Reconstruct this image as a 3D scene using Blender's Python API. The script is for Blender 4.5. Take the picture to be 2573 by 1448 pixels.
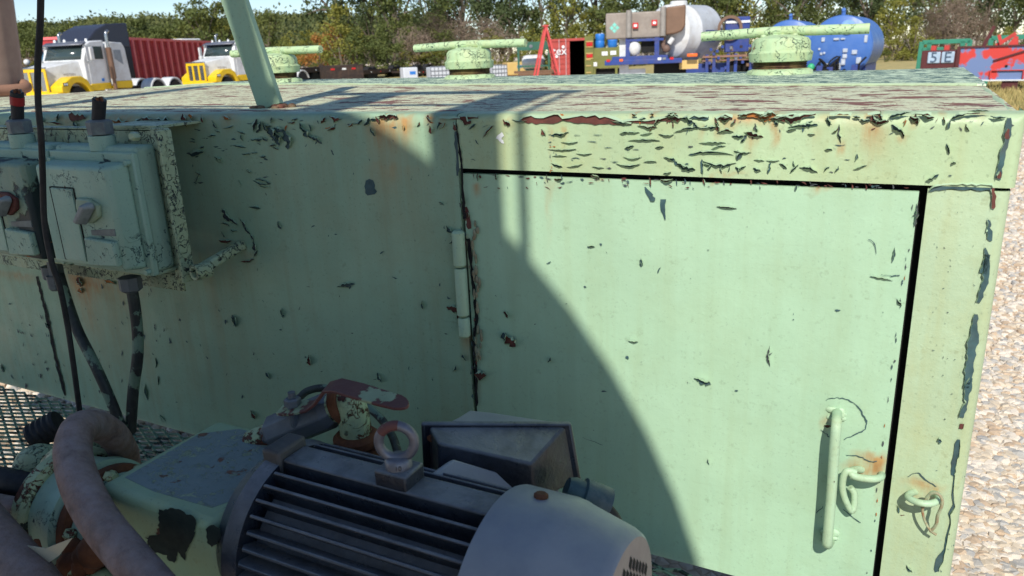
import bpy, bmesh, math, random
from mathutils import Vector, Matrix, noise as mnoise
R_ = math.radians
random.seed(7)
SC = bpy.context.scene
for o in list(bpy.data.objects):
    bpy.data.objects.remove(o, do_unlink=True)
COL = SC.collection

# ------------------------------------------------------------------ camera
CAM = Vector((0.0, -1.2, 1.65))
FPX, PW, PH = 1905.0, 2573.0, 1448.0
YAW, PITCH, ROLL = -0.48448, 0.30107, 0.04054
fw = Vector((math.sin(YAW)*math.cos(PITCH), math.cos(YAW)*math.cos(PITCH), -math.sin(PITCH)))
r0 = Vector((math.cos(YAW), -math.sin(YAW), 0)); d0 = fw.cross(r0)
rt = math.cos(ROLL)*r0 + math.sin(ROLL)*d0
dn = -math.sin(ROLL)*r0 + math.cos(ROLL)*d0
cd = bpy.data.cameras.new('camera'); cam = bpy.data.objects.new('camera', cd); COL.objects.link(cam)
cd.sensor_width = 36.0; cd.lens = 36.0*FPX/PW; cd.clip_start = 0.02; cd.clip_end = 3000
cam.matrix_world = Matrix(((rt.x, -dn.x, -fw.x, CAM.x), (rt.y, -dn.y, -fw.y, CAM.y), (rt.z, -dn.z, -fw.z, CAM.z), (0, 0, 0, 1)))
cd.dof.use_dof = True; cd.dof.focus_distance = 1.45; cd.dof.aperture_fstop = 9
SC.camera = cam

# ------------------------------------------------------------------ light
LDIR = Vector((-0.27, 1.0, -0.90)).normalized()
SUN_EL = math.asin(-LDIR.z); SUN_AZ = math.atan2(-LDIR.x, -LDIR.y)
w = bpy.data.worlds.new('World'); SC.world = w; w.use_nodes = True
nt = w.node_tree; nt.nodes.clear()
sky = nt.nodes.new('ShaderNodeTexSky'); sky.sky_type = 'NISHITA'; sky.sun_disc = False
sky.sun_elevation = SUN_EL; sky.sun_rotation = SUN_AZ; sky.air_density = 1.0; sky.dust_density = 0.05; sky.ozone_density = 2.2; sky.altitude = 1500
bg = nt.nodes.new('ShaderNodeBackground'); bg.inputs[1].default_value = 0.12
wo = nt.nodes.new('ShaderNodeOutputWorld')
nt.links.new(sky.outputs[0], bg.inputs[0]); nt.links.new(bg.outputs[0], wo.inputs[0])
sd = bpy.data.lights.new('sun', 'SUN'); sd.energy = 4.5; sd.angle = R_(0.53); sd.color = (1.0, 0.95, 0.87)
so = bpy.data.objects.new('sun', sd); COL.objects.link(so); so.location = (3, -10, 12)
so.rotation_euler = LDIR.to_track_quat('-Z', 'Y').to_euler()
SC.view_settings.view_transform = 'Standard'; SC.view_settings.look = 'None'
SC.view_settings.exposure = 0.1; SC.view_settings.gamma = 1.0
SC.render.engine = 'CYCLES'; SC.cycles.max_bounces = 5; SC.cycles.diffuse_bounces = 2; SC.cycles.glossy_bounces = 2; SC.cycles.transparent_max_bounces = 8

# ------------------------------------------------------------------ where a pixel of the photograph lies in the place
def ray(px, py):
    return rt*((px-PW/2)/FPX) + dn*((py-PH/2)/FPX) + fw
def P(px, py, Y=0.0):
    d = ray(px, py); return CAM + d*((Y-CAM.y)/d.y)
def T(px, py, z):
    d = ray(px, py); return CAM + d*((z-CAM.z)/d.z)
def A(px, py, dist):
    d = ray(px, py); return CAM + d*(dist/math.hypot(d.x, d.y))

# ------------------------------------------------------------------ materials
def S(r, g, b):
    f = lambda c: c/12.92 if c <= 0.04045 else ((c+0.055)/1.055)**2.4
    return (f(r/255), f(g/255), f(b/255), 1.0)
class NB:
    def __init__(s, name):
        s.m = bpy.data.materials.new(name); s.m.use_nodes = True
        s.t = s.m.node_tree; s.b = s.t.nodes['Principled BSDF']
    def n(s, typ, ins=None, **kw):
        x = s.t.nodes.new('ShaderNode'+typ)
        for k, v in kw.items(): setattr(x, k, v)
        for k, v in (ins or {}).items(): s.put(x.inputs[k], v)
        return x
    def put(s, sock, v):
        if hasattr(v, 'is_output'): s.t.links.new(v, sock)
        else: sock.default_value = v
    def coord(s, scale=(1, 1, 1), kind='Object'):
        c = s.n('TexCoord')
        return s.n('Mapping', {'Vector': c.outputs[kind], 'Scale': scale}).outputs[0]
    def noise(s, scale, detail=4, rough=0.55, vec=None, dist=0.0):
        i = {'Scale': scale, 'Detail': detail, 'Roughness': rough, 'Distortion': dist}
        if vec is not None: i['Vector'] = vec
        return s.n('TexNoise', i).outputs[0]
    def ramp(s, v, a, b, lo=0.0, hi=1.0):
        return s.n('MapRange', {'Value': v, 'From Min': a, 'From Max': b, 'To Min': lo, 'To Max': hi}).outputs[0]
    def math(s, op, a, b=0.0):
        x = s.n('Math', operation=op); s.put(x.inputs[0], a); s.put(x.inputs[1], b); return x.outputs[0]
    def mix(s, f, a, b):
        x = s.n('Mix', data_type='RGBA'); s.put(x.inputs[0], f); s.put(x.inputs[6], a); s.put(x.inputs[7], b); return x.outputs[2]
    def bump(s, h, strength, dist=0.002, normal=None):
        i = {'Strength': strength, 'Distance': dist, 'Height': h}
        if normal is not None: i['Normal'] = normal
        return s.n('Bump', i).outputs[0]
def hard(nb, v, thr, w=0.012): return nb.ramp(v, thr-w, thr+w)

def plain(name, col, rough=0.6, metal=0.0, var=0.25, vs=6.0, dirt=None, df=0.3, bump=0.0, bs=60, spec=None, dust_sheen=None):
    """ordinary surface: base colour with mottling, optional dirt"""
    nb = NB(name); c = nb.coord()
    dark = tuple(x*(1-var) for x in col[:3])+(1,)
    k = nb.mix(nb.ramp(nb.noise(vs, 6, 0.65, c), .35, .68), col, dark)
    if dirt: k = nb.mix(nb.ramp(nb.noise(vs*0.6+1.3, 7, 0.7, c), .45, .72, 0, df), k, dirt)
    if dust_sheen:                                   # upward faces lightened: dusty film and sky highlights painted together
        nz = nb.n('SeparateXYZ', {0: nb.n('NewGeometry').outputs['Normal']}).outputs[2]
        k = nb.mix(nb.math('MULTIPLY', nb.ramp(nz, .25, .95, 0, dust_sheen[1]), nb.ramp(nb.noise(vs*1.7, 5, .65, c), .3, .62, .35, 1)), k, dust_sheen[0])
    nb.put(nb.b.inputs['Base Color'], k); nb.b.inputs['Roughness'].default_value = rough; nb.b.inputs['Metallic'].default_value = metal
    nb.put(nb.b.inputs['Roughness'], nb.ramp(nb.noise(vs*3, 4, .6, c), .3, .7, max(rough-.1, .05), min(rough+.12, 1)))
    if bump: nb.put(nb.b.inputs['Normal'], nb.bump(nb.noise(bs, 5, .6, c), bump, .003))
    if spec is not None: nb.b.inputs['Specular IOR Level'].default_value = spec
    return nb.m

TEAL = S(38, 70, 74); RUSTD = S(98, 54, 46); RUSTO = S(176, 108, 50)
def paint(name, base, dirt=S(168, 170, 118), under=TEAL, under2=RUSTD, dirtf=.45, chip=None, chip2=None, crack=None, attr=False,
          speck=.5, bump=.35, streak=True, rough=.5, cs=(1, 1, 1)):
    """old brushed machine paint: mottled, dusty, with flakes missing down to older coats and rust"""
    nb = NB(name); c = nb.coord(); cw = nb.coord(cs)
    lo = tuple(x*.86 for x in base[:3])+(1,)
    k = nb.mix(nb.ramp(nb.noise(3.2, 5, .6, c), .35, .7), base, lo)
    if streak:
        sv = nb.noise(1.0, 5, .6, nb.coord((34, 34, 1.6)))
        k = nb.mix(nb.ramp(sv, .45, .75, 0, dirtf), k, dirt)
    k = nb.mix(nb.ramp(nb.noise(9, 6, .7, c), .5, .78, 0, dirtf), k, dirt)
    k = nb.mix(nb.ramp(nb.noise(1.7, 4, .55, nb.n('VectorMath', {0: c, 1: (7.1, 2.2, 4.4)}, operation='ADD').outputs[0]), .42, .66, 0, .35), k, tuple(min(1, x*1.10+.015) for x in base[:3])+(1,))
    k = nb.mix(nb.ramp(nb.noise(1, 6, .7, nb.coord((5, 5, 120))), .6, .74, 0, .22), k, tuple(x*.7 for x in dirt[:3])+(1,))
    k = nb.mix(nb.ramp(nb.noise(52, 5, .7, c), .60, .72, 0, .35), k, tuple(x*.62 for x in dirt[:3])+(1,))
    sp = nb.ramp(nb.noise(190, 2, .5, c), .64, .72, 0, speck)
    k = nb.mix(sp, k, tuple(x*.55 for x in base[:3])+(1,))
    h = nb.math('ADD', nb.math('ADD', nb.math('MULTIPLY', nb.noise(60, 4, .65, c), .5), nb.math('MULTIPLY', nb.noise(7, 3, .5, c), 1.6)), nb.math('MULTIPLY', nb.ramp(nb.noise(85, 2, .4, c), .66, .76), .10))
    if attr:
        a = nb.n('Attribute', attribute_name='rust').outputs['Fac']
        am = nb.math('MULTIPLY', a, nb.ramp(nb.noise(1, 6, .7, nb.coord((60, 60, 9))), .25, .6, .25, 1.25))
        k = nb.mix(nb.ramp(am, 0.02, 1.0, 0, .92), k, nb.mix(nb.noise(40, 4, .6, c), S(198, 156, 92), S(150, 98, 56)))
    if crack:
        sc, th, mthr = crack
        vd = nb.math('ABSOLUTE', nb.math('SUBTRACT', nb.noise(sc, 4, .6, cw, .7), .5))
        m = nb.math('MULTIPLY', nb.ramp(vd, th*.5, th, 1, 0), nb.ramp(nb.noise(sc*.37, 5, .65, cw), mthr-.03, mthr+.05))
        k = nb.mix(m, k, under); h = nb.math('SUBTRACT', h, nb.math('MULTIPLY', m, 1.6))
    for cc, uc in ((chip, under), (chip2, under2)):
        if cc:
            sc, thr = cc
            m = hard(nb, nb.noise(sc, 7, .62, nb.n('VectorMath', {0: cw, 1: (3.1*sc % 5, 1.7, 8.3)}, operation='ADD').outputs[0]), thr)
            uu = nb.mix(nb.noise(30, 4, .6, c), uc, tuple(x*.5 for x in uc[:3])+(1,))
            k = nb.mix(m, k, uu); h = nb.math('SUBTRACT', h, nb.math('MULTIPLY', m, 1.8))
    nb.put(nb.b.inputs['Base Color'], k)
    nb.put(nb.b.inputs['Roughness'], nb.ramp(nb.noise(14, 4, .6, c), .3, .7, rough-.08, rough+.2))
    nb.put(nb.b.inputs['Normal'], nb.bump(h, bump, .004))
    return nb.m
MINT = S(171, 208, 171); MINTY = S(176, 196, 142)

# ------------------------------------------------------------------ mesh building
OFF = {}
class B:
    def __init__(s, M=None): s.v = []; s.f = []; s.M = M
    def add(s, vs, fs):
        k = len(s.v)
        for p in vs:
            p = Vector(p); s.v.append(s.M @ p if s.M else p)
        for f in fs: s.f.append([k+i for i in f])
        return s
    def box(s, x0, x1, y0, y1, z0, z1, taper=None):
        v = [(x, y, z) for z in (z0, z1) for x, y in ((x0, y0), (x1, y0), (x1, y1), (x0, y1))]
        return s.add(v, [(3, 2, 1, 0), (4, 5, 6, 7), (0, 1, 5, 4), (1, 2, 6, 5), (2, 3, 7, 6), (3, 0, 4, 7)])
    def bar(s, p0, p1, wd, th, up=(0, 0, 1)):
        p0 = Vector(p0); p1 = Vector(p1); d = (p1-p0).normalized(); u = Vector(up)
        a = d.cross(u)
        if a.length < 1e-4: a = d.cross(Vector((1, 0, 0)))
        a.normalize(); b = a.cross(d).normalized(); a = a*wd/2; b = b*th/2
        v = [q+e for q in (p0, p1) for e in (-a-b, a-b, a+b, -a+b)]
        return s.add(v, [(3, 2, 1, 0), (4, 5, 6, 7), (0, 1, 5, 4), (1, 2, 6, 5), (2, 3, 7, 6), (3, 0, 4, 7)])
    def lathe(s, prof, p0, axis, n=24, cap=True, jit=0.0, a0=0.0, a1=2*math.pi):
        p0 = Vector(p0); ax = Vector(axis).normalized(); u = ax.orthogonal().normalized(); w_ = ax.cross(u)
        full = abs(a1-a0-2*math.pi) < 1e-6; nn = n if full else n+1
        vs = []; fs = []
        for t, r in prof:
            for i in range(nn):
                a = a0+(a1-a0)*i/n; rr = r*(1+random.uniform(-jit, jit))
                vs.append(p0+ax*t+(u*math.cos(a)+w_*math.sin(a))*rr)
        for j in range(len(prof)-1):
            for i in range(n):
                i2 = (i+1) % nn
                fs.append((j*nn+i, j*nn+i2, (j+1)*nn+i2, (j+1)*nn+i))
        if cap and full:
            if prof[0][1] > 1e-5: fs.append(tuple(range(nn))[::-1])
            if prof[-1][1] > 1e-5: fs.append(tuple(range((len(prof)-1)*nn, len(prof)*nn)))
        return s.add(vs, fs)
    def cyl(s, p0, p1, r, r1=None, n=16):
        p0 = Vector(p0); p1 = Vector(p1); L = (p1-p0).length
        return s.lathe([(0, r), (L, r if r1 is None else r1)], p0, p1-p0, n)
    def tube(s, pts, r, n=10, sub=6, closed=False):
        pts = [Vector(p) for p in pts]; rr = r if isinstance(r, (list, tuple)) else [r]*len(pts)
        if sub > 1 and len(pts) > 2:
            q = []; qr = []; m = len(pts)
            for i in range(m if closed else m-1):
                g = (lambda k: pts[k % m]) if closed else (lambda k: pts[max(0, min(m-1, k))])
                a, b, c, d = g(i-1), g(i), g(i+1), g(i+2)
                for j in range(sub):
                    t = j/sub
                    q.append(.5*((2*b)+(c-a)*t+(2*a-5*b+4*c-d)*t*t+(3*b-a-3*c+d)*t**3)); qr.append(rr[i]*(1-t)+rr[(i+1) % m]*t)
            if not closed: q.append(pts[-1]); qr.append(rr[-1])
            pts, rr = q, qr
        vs = []; fs = []; m = len(pts); u = None
        for i, p in enumerate(pts):
            a = pts[(i-1) % m] if (closed or i > 0) else p
            b = pts[(i+1) % m] if (closed or i < m-1) else p
            t = (b-a).normalized()
            u = t.orthogonal().normalized() if u is None else (u-t*u.dot(t)).normalized()
            w_ = t.cross(u)
            for k in range(n):
                an = 2*math.pi*k/n; vs.append(p+(u*math.cos(an)+w_*math.sin(an))*rr[i])
        for i in range(m if closed else m-1):
            for k in range(n):
                k2 = (k+1) % n; i2 = (i+1) % m
                fs.append((i*n+k, i*n+k2, i2*n+k2, i2*n+k))
        if not closed: fs += [tuple(range(n))[::-1], tuple(range((m-1)*n, m*n))]
        return s.add(vs, fs)
    def prism(s, poly, axis, a, b, poly2=None):
        """poly in the two remaining axes (in x,y,z order), from a to b along axis"""
        def mk(q, t):
            return {'x': (t, q[0], q[1]), 'y': (q[0], t, q[1]), 'z': (q[0], q[1], t)}[axis]
        n = len(poly); p2 = poly2 or poly
        vs = [mk(q, a) for q in poly]+[mk(q, b) for q in p2]
        fs = [tuple(range(n))[::-1], tuple(range(n, 2*n))]+[(i, (i+1) % n, n+(i+1) % n, n+i) for i in range(n)]
        return s.add(vs, fs)
    def ball(s, c, rx, ry=None, rz=None, n=12, m=8):
        c = Vector(c); ry = ry or rx; rz = rz or rx
        vs = [c+Vector((0, 0, -rz))]; fs = []
        for j in range(1, m):
            b = -math.pi/2+math.pi*j/m
            for i in range(n):
                a = 2*math.pi*i/n; vs.append(c+Vector((rx*math.cos(a)*math.cos(b), ry*math.sin(a)*math.cos(b), rz*math.sin(b))))
        vs.append(c+Vector((0, 0, rz)))
        for i in range(n): fs.append((0, 1+(i+1) % n, 1+i))
        for j in range(m-2):
            for i in range(n):
                fs.append((1+j*n+i, 1+j*n+(i+1) % n, 1+(j+1)*n+(i+1) % n, 1+(j+1)*n+i))
        t = len(vs)-1
        for i in range(n): fs.append((t, 1+(m-2)*n+i, 1+(m-2)*n+(i+1) % n))
        return s.add(vs, fs)
    def grid(s, nx, ny, fn):
        vs = [fn(i/nx, j/ny) for j in range(ny+1) for i in range(nx+1)]
        fs = [(j*(nx+1)+i, j*(nx+1)+i+1, (j+1)*(nx+1)+i+1, (j+1)*(nx+1)+i) for j in range(ny) for i in range(nx)]
        return s.add(vs, fs)
    def build(s, name, mat, parent=None, bevel=0.0, seg=2, smooth=40, solid=0.0, fixn=True):
        me = bpy.data.meshes.new(name)
        off = Vector((0, 0, 0)); q = parent
        while q is not None:
            if q.name in OFF: off = OFF[q.name]; break
            q = q.parent
        me.from_pydata([tuple(p-off) for p in s.v], [], s.f); me.update()
        if fixn:
            bm = bmesh.new(); bm.from_mesh(me); bmesh.ops.recalc_face_normals(bm, faces=bm.faces); bm.to_mesh(me); bm.free()
        if smooth:
            me.shade_smooth(); me.set_sharp_from_angle(angle=R_(smooth))
        o = bpy.data.objects.new(name, me); COL.objects.link(o)
        me.materials.append(mat)
        if parent: o.parent = parent
        if bevel:
            md = o.modifiers.new('bevel', 'BEVEL'); md.width = bevel; md.segments = seg; md.limit_method = 'ANGLE'; md.angle_limit = R_(35)
        if solid:
            md = o.modifiers.new('thick', 'SOLIDIFY'); md.thickness = solid; md.offset = 0
        return o
def tag(o, label, cat, group=None):
    o['label'] = label; o['category'] = cat
    if group: o['group'] = group
    return o
def thing(name, label, cat, loc=(0, 0, 0), rotz=0.0, group=None, world=False):
    """an Empty at the thing's base; world=True: its parts are given in world coordinates"""
    o = bpy.data.objects.new(name, None); COL.objects.link(o); o.empty_display_size = .1
    o.location = loc; o.rotation_euler = (0, 0, rotz)
    if world: OFF[o.name] = Vector(loc)
    return tag(o, label, cat, group)
def struct(o): o['kind'] = 'structure'; return o
def stuff(o): o['kind'] = 'stuff'; return o
def cparts(src, dst):
    for ch in list(src.children):
        c = ch.copy(); COL.objects.link(c); c.parent = dst
        for g in list(ch.children):
            d = g.copy(); COL.objects.link(d); d.parent = c
def dup(root, loc, rotz, label=None, scale=None):
    r = root.copy(); COL.objects.link(r); r.location = loc; r.rotation_euler = (0, 0, rotz)
    if label: r['label'] = label
    if scale: r.scale = scale
    cparts(root, r); return r
def words(name, text, size, mat, parent, M, depth=.002):
    cu = bpy.data.curves.new(name, 'FONT'); cu.body = text; cu.size = size; cu.extrude = depth; cu.align_x = 'CENTER'; cu.align_y = 'CENTER'
    t = bpy.data.objects.new(name, cu); COL.objects.link(t)
    dg = bpy.context.evaluated_depsgraph_get(); me = bpy.data.meshes.new_from_object(t.evaluated_get(dg))
    bpy.data.objects.remove(t, do_unlink=True); bpy.data.curves.remove(cu)
    me.transform(M); me.materials.clear(); me.materials.append(mat); me.name = name
    o = bpy.data.objects.new(name, me); COL.objects.link(o); o.parent = parent; return o
# ================================================================== the green tank cabinet
ZT, ZF, YB = 1.548, 0.722, 1.72
XL, XR, RC = -3.72, 0.135, 0.015
XH = -0.733                                   # hinge line
m_wall = paint('mint_wall_paint', S(154, 184, 153), dirt=S(144, 152, 118), attr=True, dirtf=.55, chip=(26, .735), chip2=(33, .76), bump=.4)
m_head = paint('mint_header_paint', S(176, 198, 157), attr=True, dirtf=.5, chip=(30, .73), bump=.5)
m_door = paint('mint_door_paint', S(172, 204, 171), dirt=S(156, 176, 136), attr=True, dirtf=.36, speck=.3, bump=.3, streak=True)
m_jamb = paint('mint_jamb_paint', S(176, 197, 162), attr=True, dirtf=.45, chip=(40, .76), bump=.6)
m_topf = paint('mint_top_weathered', S(206, 210, 174), dirt=S(206, 196, 156), under=S(146, 98, 82), under2=S(128, 96, 82), dirtf=.6, chip=(11, .572), chip2=(34, .60), crack=(24, .022, .47), bump=.45, streak=False, cs=(1, 1.5, 1), rough=.62)
m_topr = paint('mint_top_alligatored', S(204, 222, 190), dirt=S(200, 206, 164), under=S(44, 92, 94), under2=S(32, 68, 76), dirtf=.4, chip=(24, .545), chip2=(46, .585), crack=(34, .03, .44), bump=.45, streak=False, cs=(.8, 1.3, 1), rough=.6)
m_dark = plain('dark_interior', S(26, 26, 25), .9)
m_flake_t = plain('old_teal_coat', S(62, 94, 98), .6, var=.5, vs=40, dirt=S(90, 96, 92), df=.5)
m_flake_r = plain('bare_rusty_steel', S(112, 62, 52), .75, var=.45, vs=50, dirt=S(60, 40, 38), df=.6)
m_flake_o = plain('orange_rust', S(188, 116, 54), .8, var=.4, vs=60, dirt=S(120, 70, 44), df=.6)
m_flake_g = plain('grey_primer', S(82, 88, 90), .7, var=.5, vs=40)
m_flake_w = plain('white_scrape', S(226, 228, 226), .6, var=.1, vs=40)
m_lip = paint('curled_paint_lip', S(166, 192, 160), dirtf=.3, bump=.2)

tank = thing('tank_cabinet', 'long mint green steel tank cabinet with peeling paint, a door and a flat top', 'tank', (-1.5, 0.8, ZF), world=True)

ZB = sorted([(P(x, y, YB).x, P(x, y, YB).z) for x, y in ((0, 248), (120, 243), (245, 236), (381, 221), (598, 206), (837, 200), (1117, 195), (1300, 192), (1572, 186), (1844, 182), (2180, 176), (2420, 170))])
def zback(X):
    if X <= ZB[0][0]: return ZB[0][1]
    for (a, za), (b, zb) in zip(ZB, ZB[1:]):
        if X <= b: return za+(zb-za)*(X-a)/(b-a)
    return ZB[-1][1]
def ztop(X, Y):
    t = max(0, min(1, (Y-.25)/(YB-.25))); return ZT+(zback(X)-ZT)*t

RUST = []                                   # (x, z, half width, length, strength): rust runs on the front
def run(px, py, wpx, lpx, st):
    a = P(px, py); b = P(px+wpx, py); c = P(px, py+lpx); RUST.append((a.x, a.z, abs(b.x-a.x)/2, abs(a.z-c.z), st))
for q in ((965, 305, 60, 190, .6), (1000, 300, 60, 150, .45), (940, 310, 30, 90, .4), (1020, 305, 24, 60, .8), (1077, 295, 14, 45, 1.0), (985, 420, 120, 330, .28), (1110, 300, 14, 30, .6),
          (1417, 322, 12, 45, .9), (1380, 300, 8, 40, .4), (1385, 330, 10, 100, .35), (1280, 310, 16, 28, .5), (1590, 290, 12, 20, .9), (1635, 290, 14, 24, .8), (1765, 330, 10, 40, .5), (1810, 330, 14, 60, .6), (1850, 300, 70, 26, .9), (1920, 290, 80, 30, 1.0),
          (1948, 320, 16, 70, .9), (1890, 345, 20, 60, .7), (2190, 305, 22, 110, .9), (2210, 330, 50, 110, .4), (2297, 310, 16, 26, .9), (2110, 365, 14, 20, .9), (2268, 350, 14, 28, .9), (2085, 295, 110, 22, .4), (2370, 285, 12, 16, .7), (2465, 285, 20, 40, .6), (2045, 330, 30, 70, .25), (2150, 290, 70, 150, .25),
          (1376, 452, 10, 200, .5), (1395, 455, 16, 60, .3), (1790, 455, 12, 20, .8), (2050, 468, 26, 30, .8), (2085, 468, 12, 20, .8), (1198, 470, 10, 40, .8), (1500, 445, 30, 14, .6),
          (2190, 1150, 70, 50, 1.0), (2160, 1180, 60, 30, .8), (2200, 1150, 30, 90, .6), (2075, 1060, 20, 40, .7), (2215, 1190, 14, 120, .5), (2320, 1215, 70, 26, .9), (2300, 1250, 40, 30, .35), (2345, 1240, 24, 30, .6), (1840, 440, 60, 12, .5),
          (185, 690, 40, 160, .7), (240, 700, 80, 60, .8), (210, 705, 30, 260, .35), (270, 720, 110, 330, .3), (330, 700, 20, 380, .3), (530, 700, 14, 400, .3), (505, 640, 10, 300, .25), (630, 640, 20, 60, .3), (40, 690, 80, 25, .7), (1180, 850, 30, 70, .8), (1170, 600, 16, 240, .5), (1195, 940, 14, 90, .4),
          (300, 295, 170, 60, .6), (480, 290, 90, 50, .5), (575, 290, 30, 60, .6), (150, 300, 60, 40, .6)):
    run(*q)
def rustat(x, z):
    s = 0.0; q = Vector((x*40, 0, z*40)); x += .006*mnoise.noise(q); z += .012*mnoise.noise(q*1.3+Vector((5, 0, 0)))
    for X, Z, hw, L, st in RUST:
        if abs(x-X) < hw*1.9 and Z+.012 > z > Z-L:
            f = max(0, 1-(abs(x-X)/(hw*1.9)))**.8; t = (Z-z)/L
            s += st*f*(1-max(0, t))**1.2*min(1, max(0, 1+(Z-z)/.012) if z > Z else 1)
    return min(1, s)
def dent(x, z): return .0032*mnoise.noise(Vector((x*2.1, 0, z*2.4)))+.0011*mnoise.noise(Vector((x*8, 3, z*8)))
def addrust(o, off):
    at = o.data.attributes.new('rust', 'FLOAT', 'POINT')
    for i, v in enumerate(o.data.vertices): at.data[i].value = rustat(v.co.x+off.x, v.co.z+off.z)
    return o
def sheet(name, x0, x1, z0, z1, mat, step=.007, roll_top=False, roll_right=False, y=0.0, edge=.004, parent=None):
    """front sheet with turned-back edges, rolled over at the top or right where it forms the cabinet's edge"""
    us = []; vs = []
    n = max(2, int((x1-x0)/step)); m = max(2, int((z1-z0)/step))
    us = [(x0+(x1-x0-(RC if roll_right else 0))*i/n, 0.0) for i in range(n+1)]
    us = [(us[0][0], .012)]+us if not roll_right else [(us[0][0], .012)]+us
    if roll_right: us += [(x1-RC+RC*math.sin(a*math.pi/12), RC-RC*math.cos(a*math.pi/12)) for a in range(1, 7)]+[(x1, .10)]
    else: us += [(x1, .012)]
    zt = z1-(RC if roll_top else 0)
    vs = [(z0, .012)]+[(z0+(zt-z0)*j/m, 0.0) for j in range(m+1)]
    if roll_top: vs += [(zt+RC*math.sin(a*math.pi/12), RC-RC*math.cos(a*math.pi/12)) for a in range(1, 7)]+[(z1+.0005, .05)]
    else: vs += [(z1, .012)]
    b = B(); nx = len(us); idx = []
    for z, dy2 in vs:
        for x, dy1 in us:
            dd = dent(x, z) if dy1 == 0 and dy2 == 0 else 0
            idx.append((x, y+max(dy1, dy2)+dd, z))
    b.v = [Vector(p) for p in idx]
    for j in range(len(vs)-1):
        for i in range(nx-1): b.f.append([j*nx+i, j*nx+i+1, (j+1)*nx+i+1, (j+1)*nx+i])
    o = b.build(name, mat, parent or tank, smooth=50); return addrust(o, OFF[tank.name])
wallp = sheet('wall_panel', XL, XH, ZF, ZT, m_wall, .008, roll_top=True)
ZH0, ZH1 = P(1165, 424).z, P(2320, 452).z
header = sheet('door_header', XH+.004, XR, ZH0+.001, ZT, m_head, .005, roll_top=True, roll_right=True, y=-.003)
doorX1 = P(2310, 480).x
door = sheet('door', XH+.008, doorX1, ZF+.004, ZH0-.009, m_door, .007, y=.001)
jambX0 = P(2331, 480).x
jamb = sheet('door_jamb', jambX0, XR-.004, ZF, ZH0-.004, m_jamb, .005, roll_right=True)
b = B(); b.box(XL+.002, XR-.012, .03, YB-.01, ZF+.002, ZT-.05); b.build('inner_box', m_dark, tank, smooth=0)
b = B(); b.box(XR-.01, XR-.004, .09, YB, ZF, ZT-.02); b.build('end_panel', m_jamb, tank, smooth=0)
b = B(); b.box(XL, XL+.008, .015, YB, ZF, ZT-.05); b.build('end_panel', m_wall, tank, smooth=0)
b = B(); b.box(XL, XR-.01, YB-.008, YB+.002, ZF, ZT-.055); b.build('back_panel', m_wall, tank, smooth=0)
# the top: front sheet, rear sheet lapped over it
def yfold(X): return .665+(.145-X)*.262
def topz(X, Y, amp=.0022): return ztop(X, Y)+amp*mnoise.noise(Vector((X*3, Y*3, 0)))*min(1, max(0, Y-.05)*5)
b = B(); b.grid(160, 26, lambda u, v: (XL+.0+(XR-RC*.5-XL)*u, .03+(yfold(XL+(XR-XL)*u)+.02-.03)*v, topz(XL+(XR-XL)*u, .03+(yfold(XL+(XR-XL)*u)-.03)*v)))
b.build('top_sheet', m_topf, tank, smooth=60)
def rear(u, v):
    X = XL+(XR-.004-XL)*u; f = yfold(X)
    if v < 1/31: return (X, f, topz(X, f)-.001)
    t = (v-1/31)*31/30; Y = f+.003+(YB-f-.003)*t
    rr = .02*max(0, (t-.9)/.1)**2
    return (X, Y, topz(X, Y)+.0035-rr)
b = B(); b.grid(160, 31, rear); o = b.build('top_sheet', m_topr, tank, smooth=60); o['label'] = 'rear half of the top with dark green cracked paint'
b = B(); b.tube([(XL+(XR-.02-XL)*i/40, yfold(XL+(XR-.02-XL)*i/40)+.002, topz(XL+(XR-.02-XL)*i/40, yfold(XL+(XR-.02-XL)*i/40))+.0015) for i in range(41)], .0042, 8, 1); b.build('lap_seam', m_jamb, tank, smooth=60)
b = B()
b.tube([(XR-.014, .06+.1*i, topz(XR, .06+.1*i)-.009+random.uniform(-.002, .002)) for i in range(17)], .011, 8, 2)
b.build('edge_bead', m_head, tank, smooth=60)

# hinge: three knuckles and a lumpy weld down the door edge
m_hinge = paint('hinge_paint', S(176, 204, 172), dirtf=.3, chip2=(40, .72), bump=.5)
h0, h1 = P(1162, 580, -.008), P(1181, 848, -.008); hx = -.737
def hz(t): return h0.z+(h1.z-h0.z)*t
hinge = B(); hinge.lathe([(0, .008), (.004, .0125), (hz(.0)-hz(.33)-.004, .0125), (hz(0)-hz(.33), .009)], (hx, -.009, hz(0)), (0, 0, -1), 16)
hg = hinge.build('hinge', m_hinge, tank, smooth=40)
for a, bb, r in ((.345, .80, .0122), (.81, 1.0, .0118)):
    k = B(); L = hz(a)-hz(bb); k.lathe([(0, r*.8), (.003, r), (L-.004, r), (L, r*.7)], (hx+.0015*a, -.009, hz(a)), (0, 0, -1), 16); k.build('knuckle', m_hinge, hg, smooth=40)
wl = B()
for i in range(34):
    t = random.random(); px = 1188+t*12; py = 520+t*400
    if 560 < py < 900: q = P(px+random.uniform(-5, 12), py, -.002); wl.ball(q, random.uniform(.002, .004), .003, random.uniform(.005, .012), 7, 5)
stuff(wl.build('weld_bead', plain('rusty_weld', S(158, 160, 130), .8, var=.4, vs=60, dirt=S(140, 92, 60), df=.7, bump=.5), hg, smooth=60))

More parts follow.
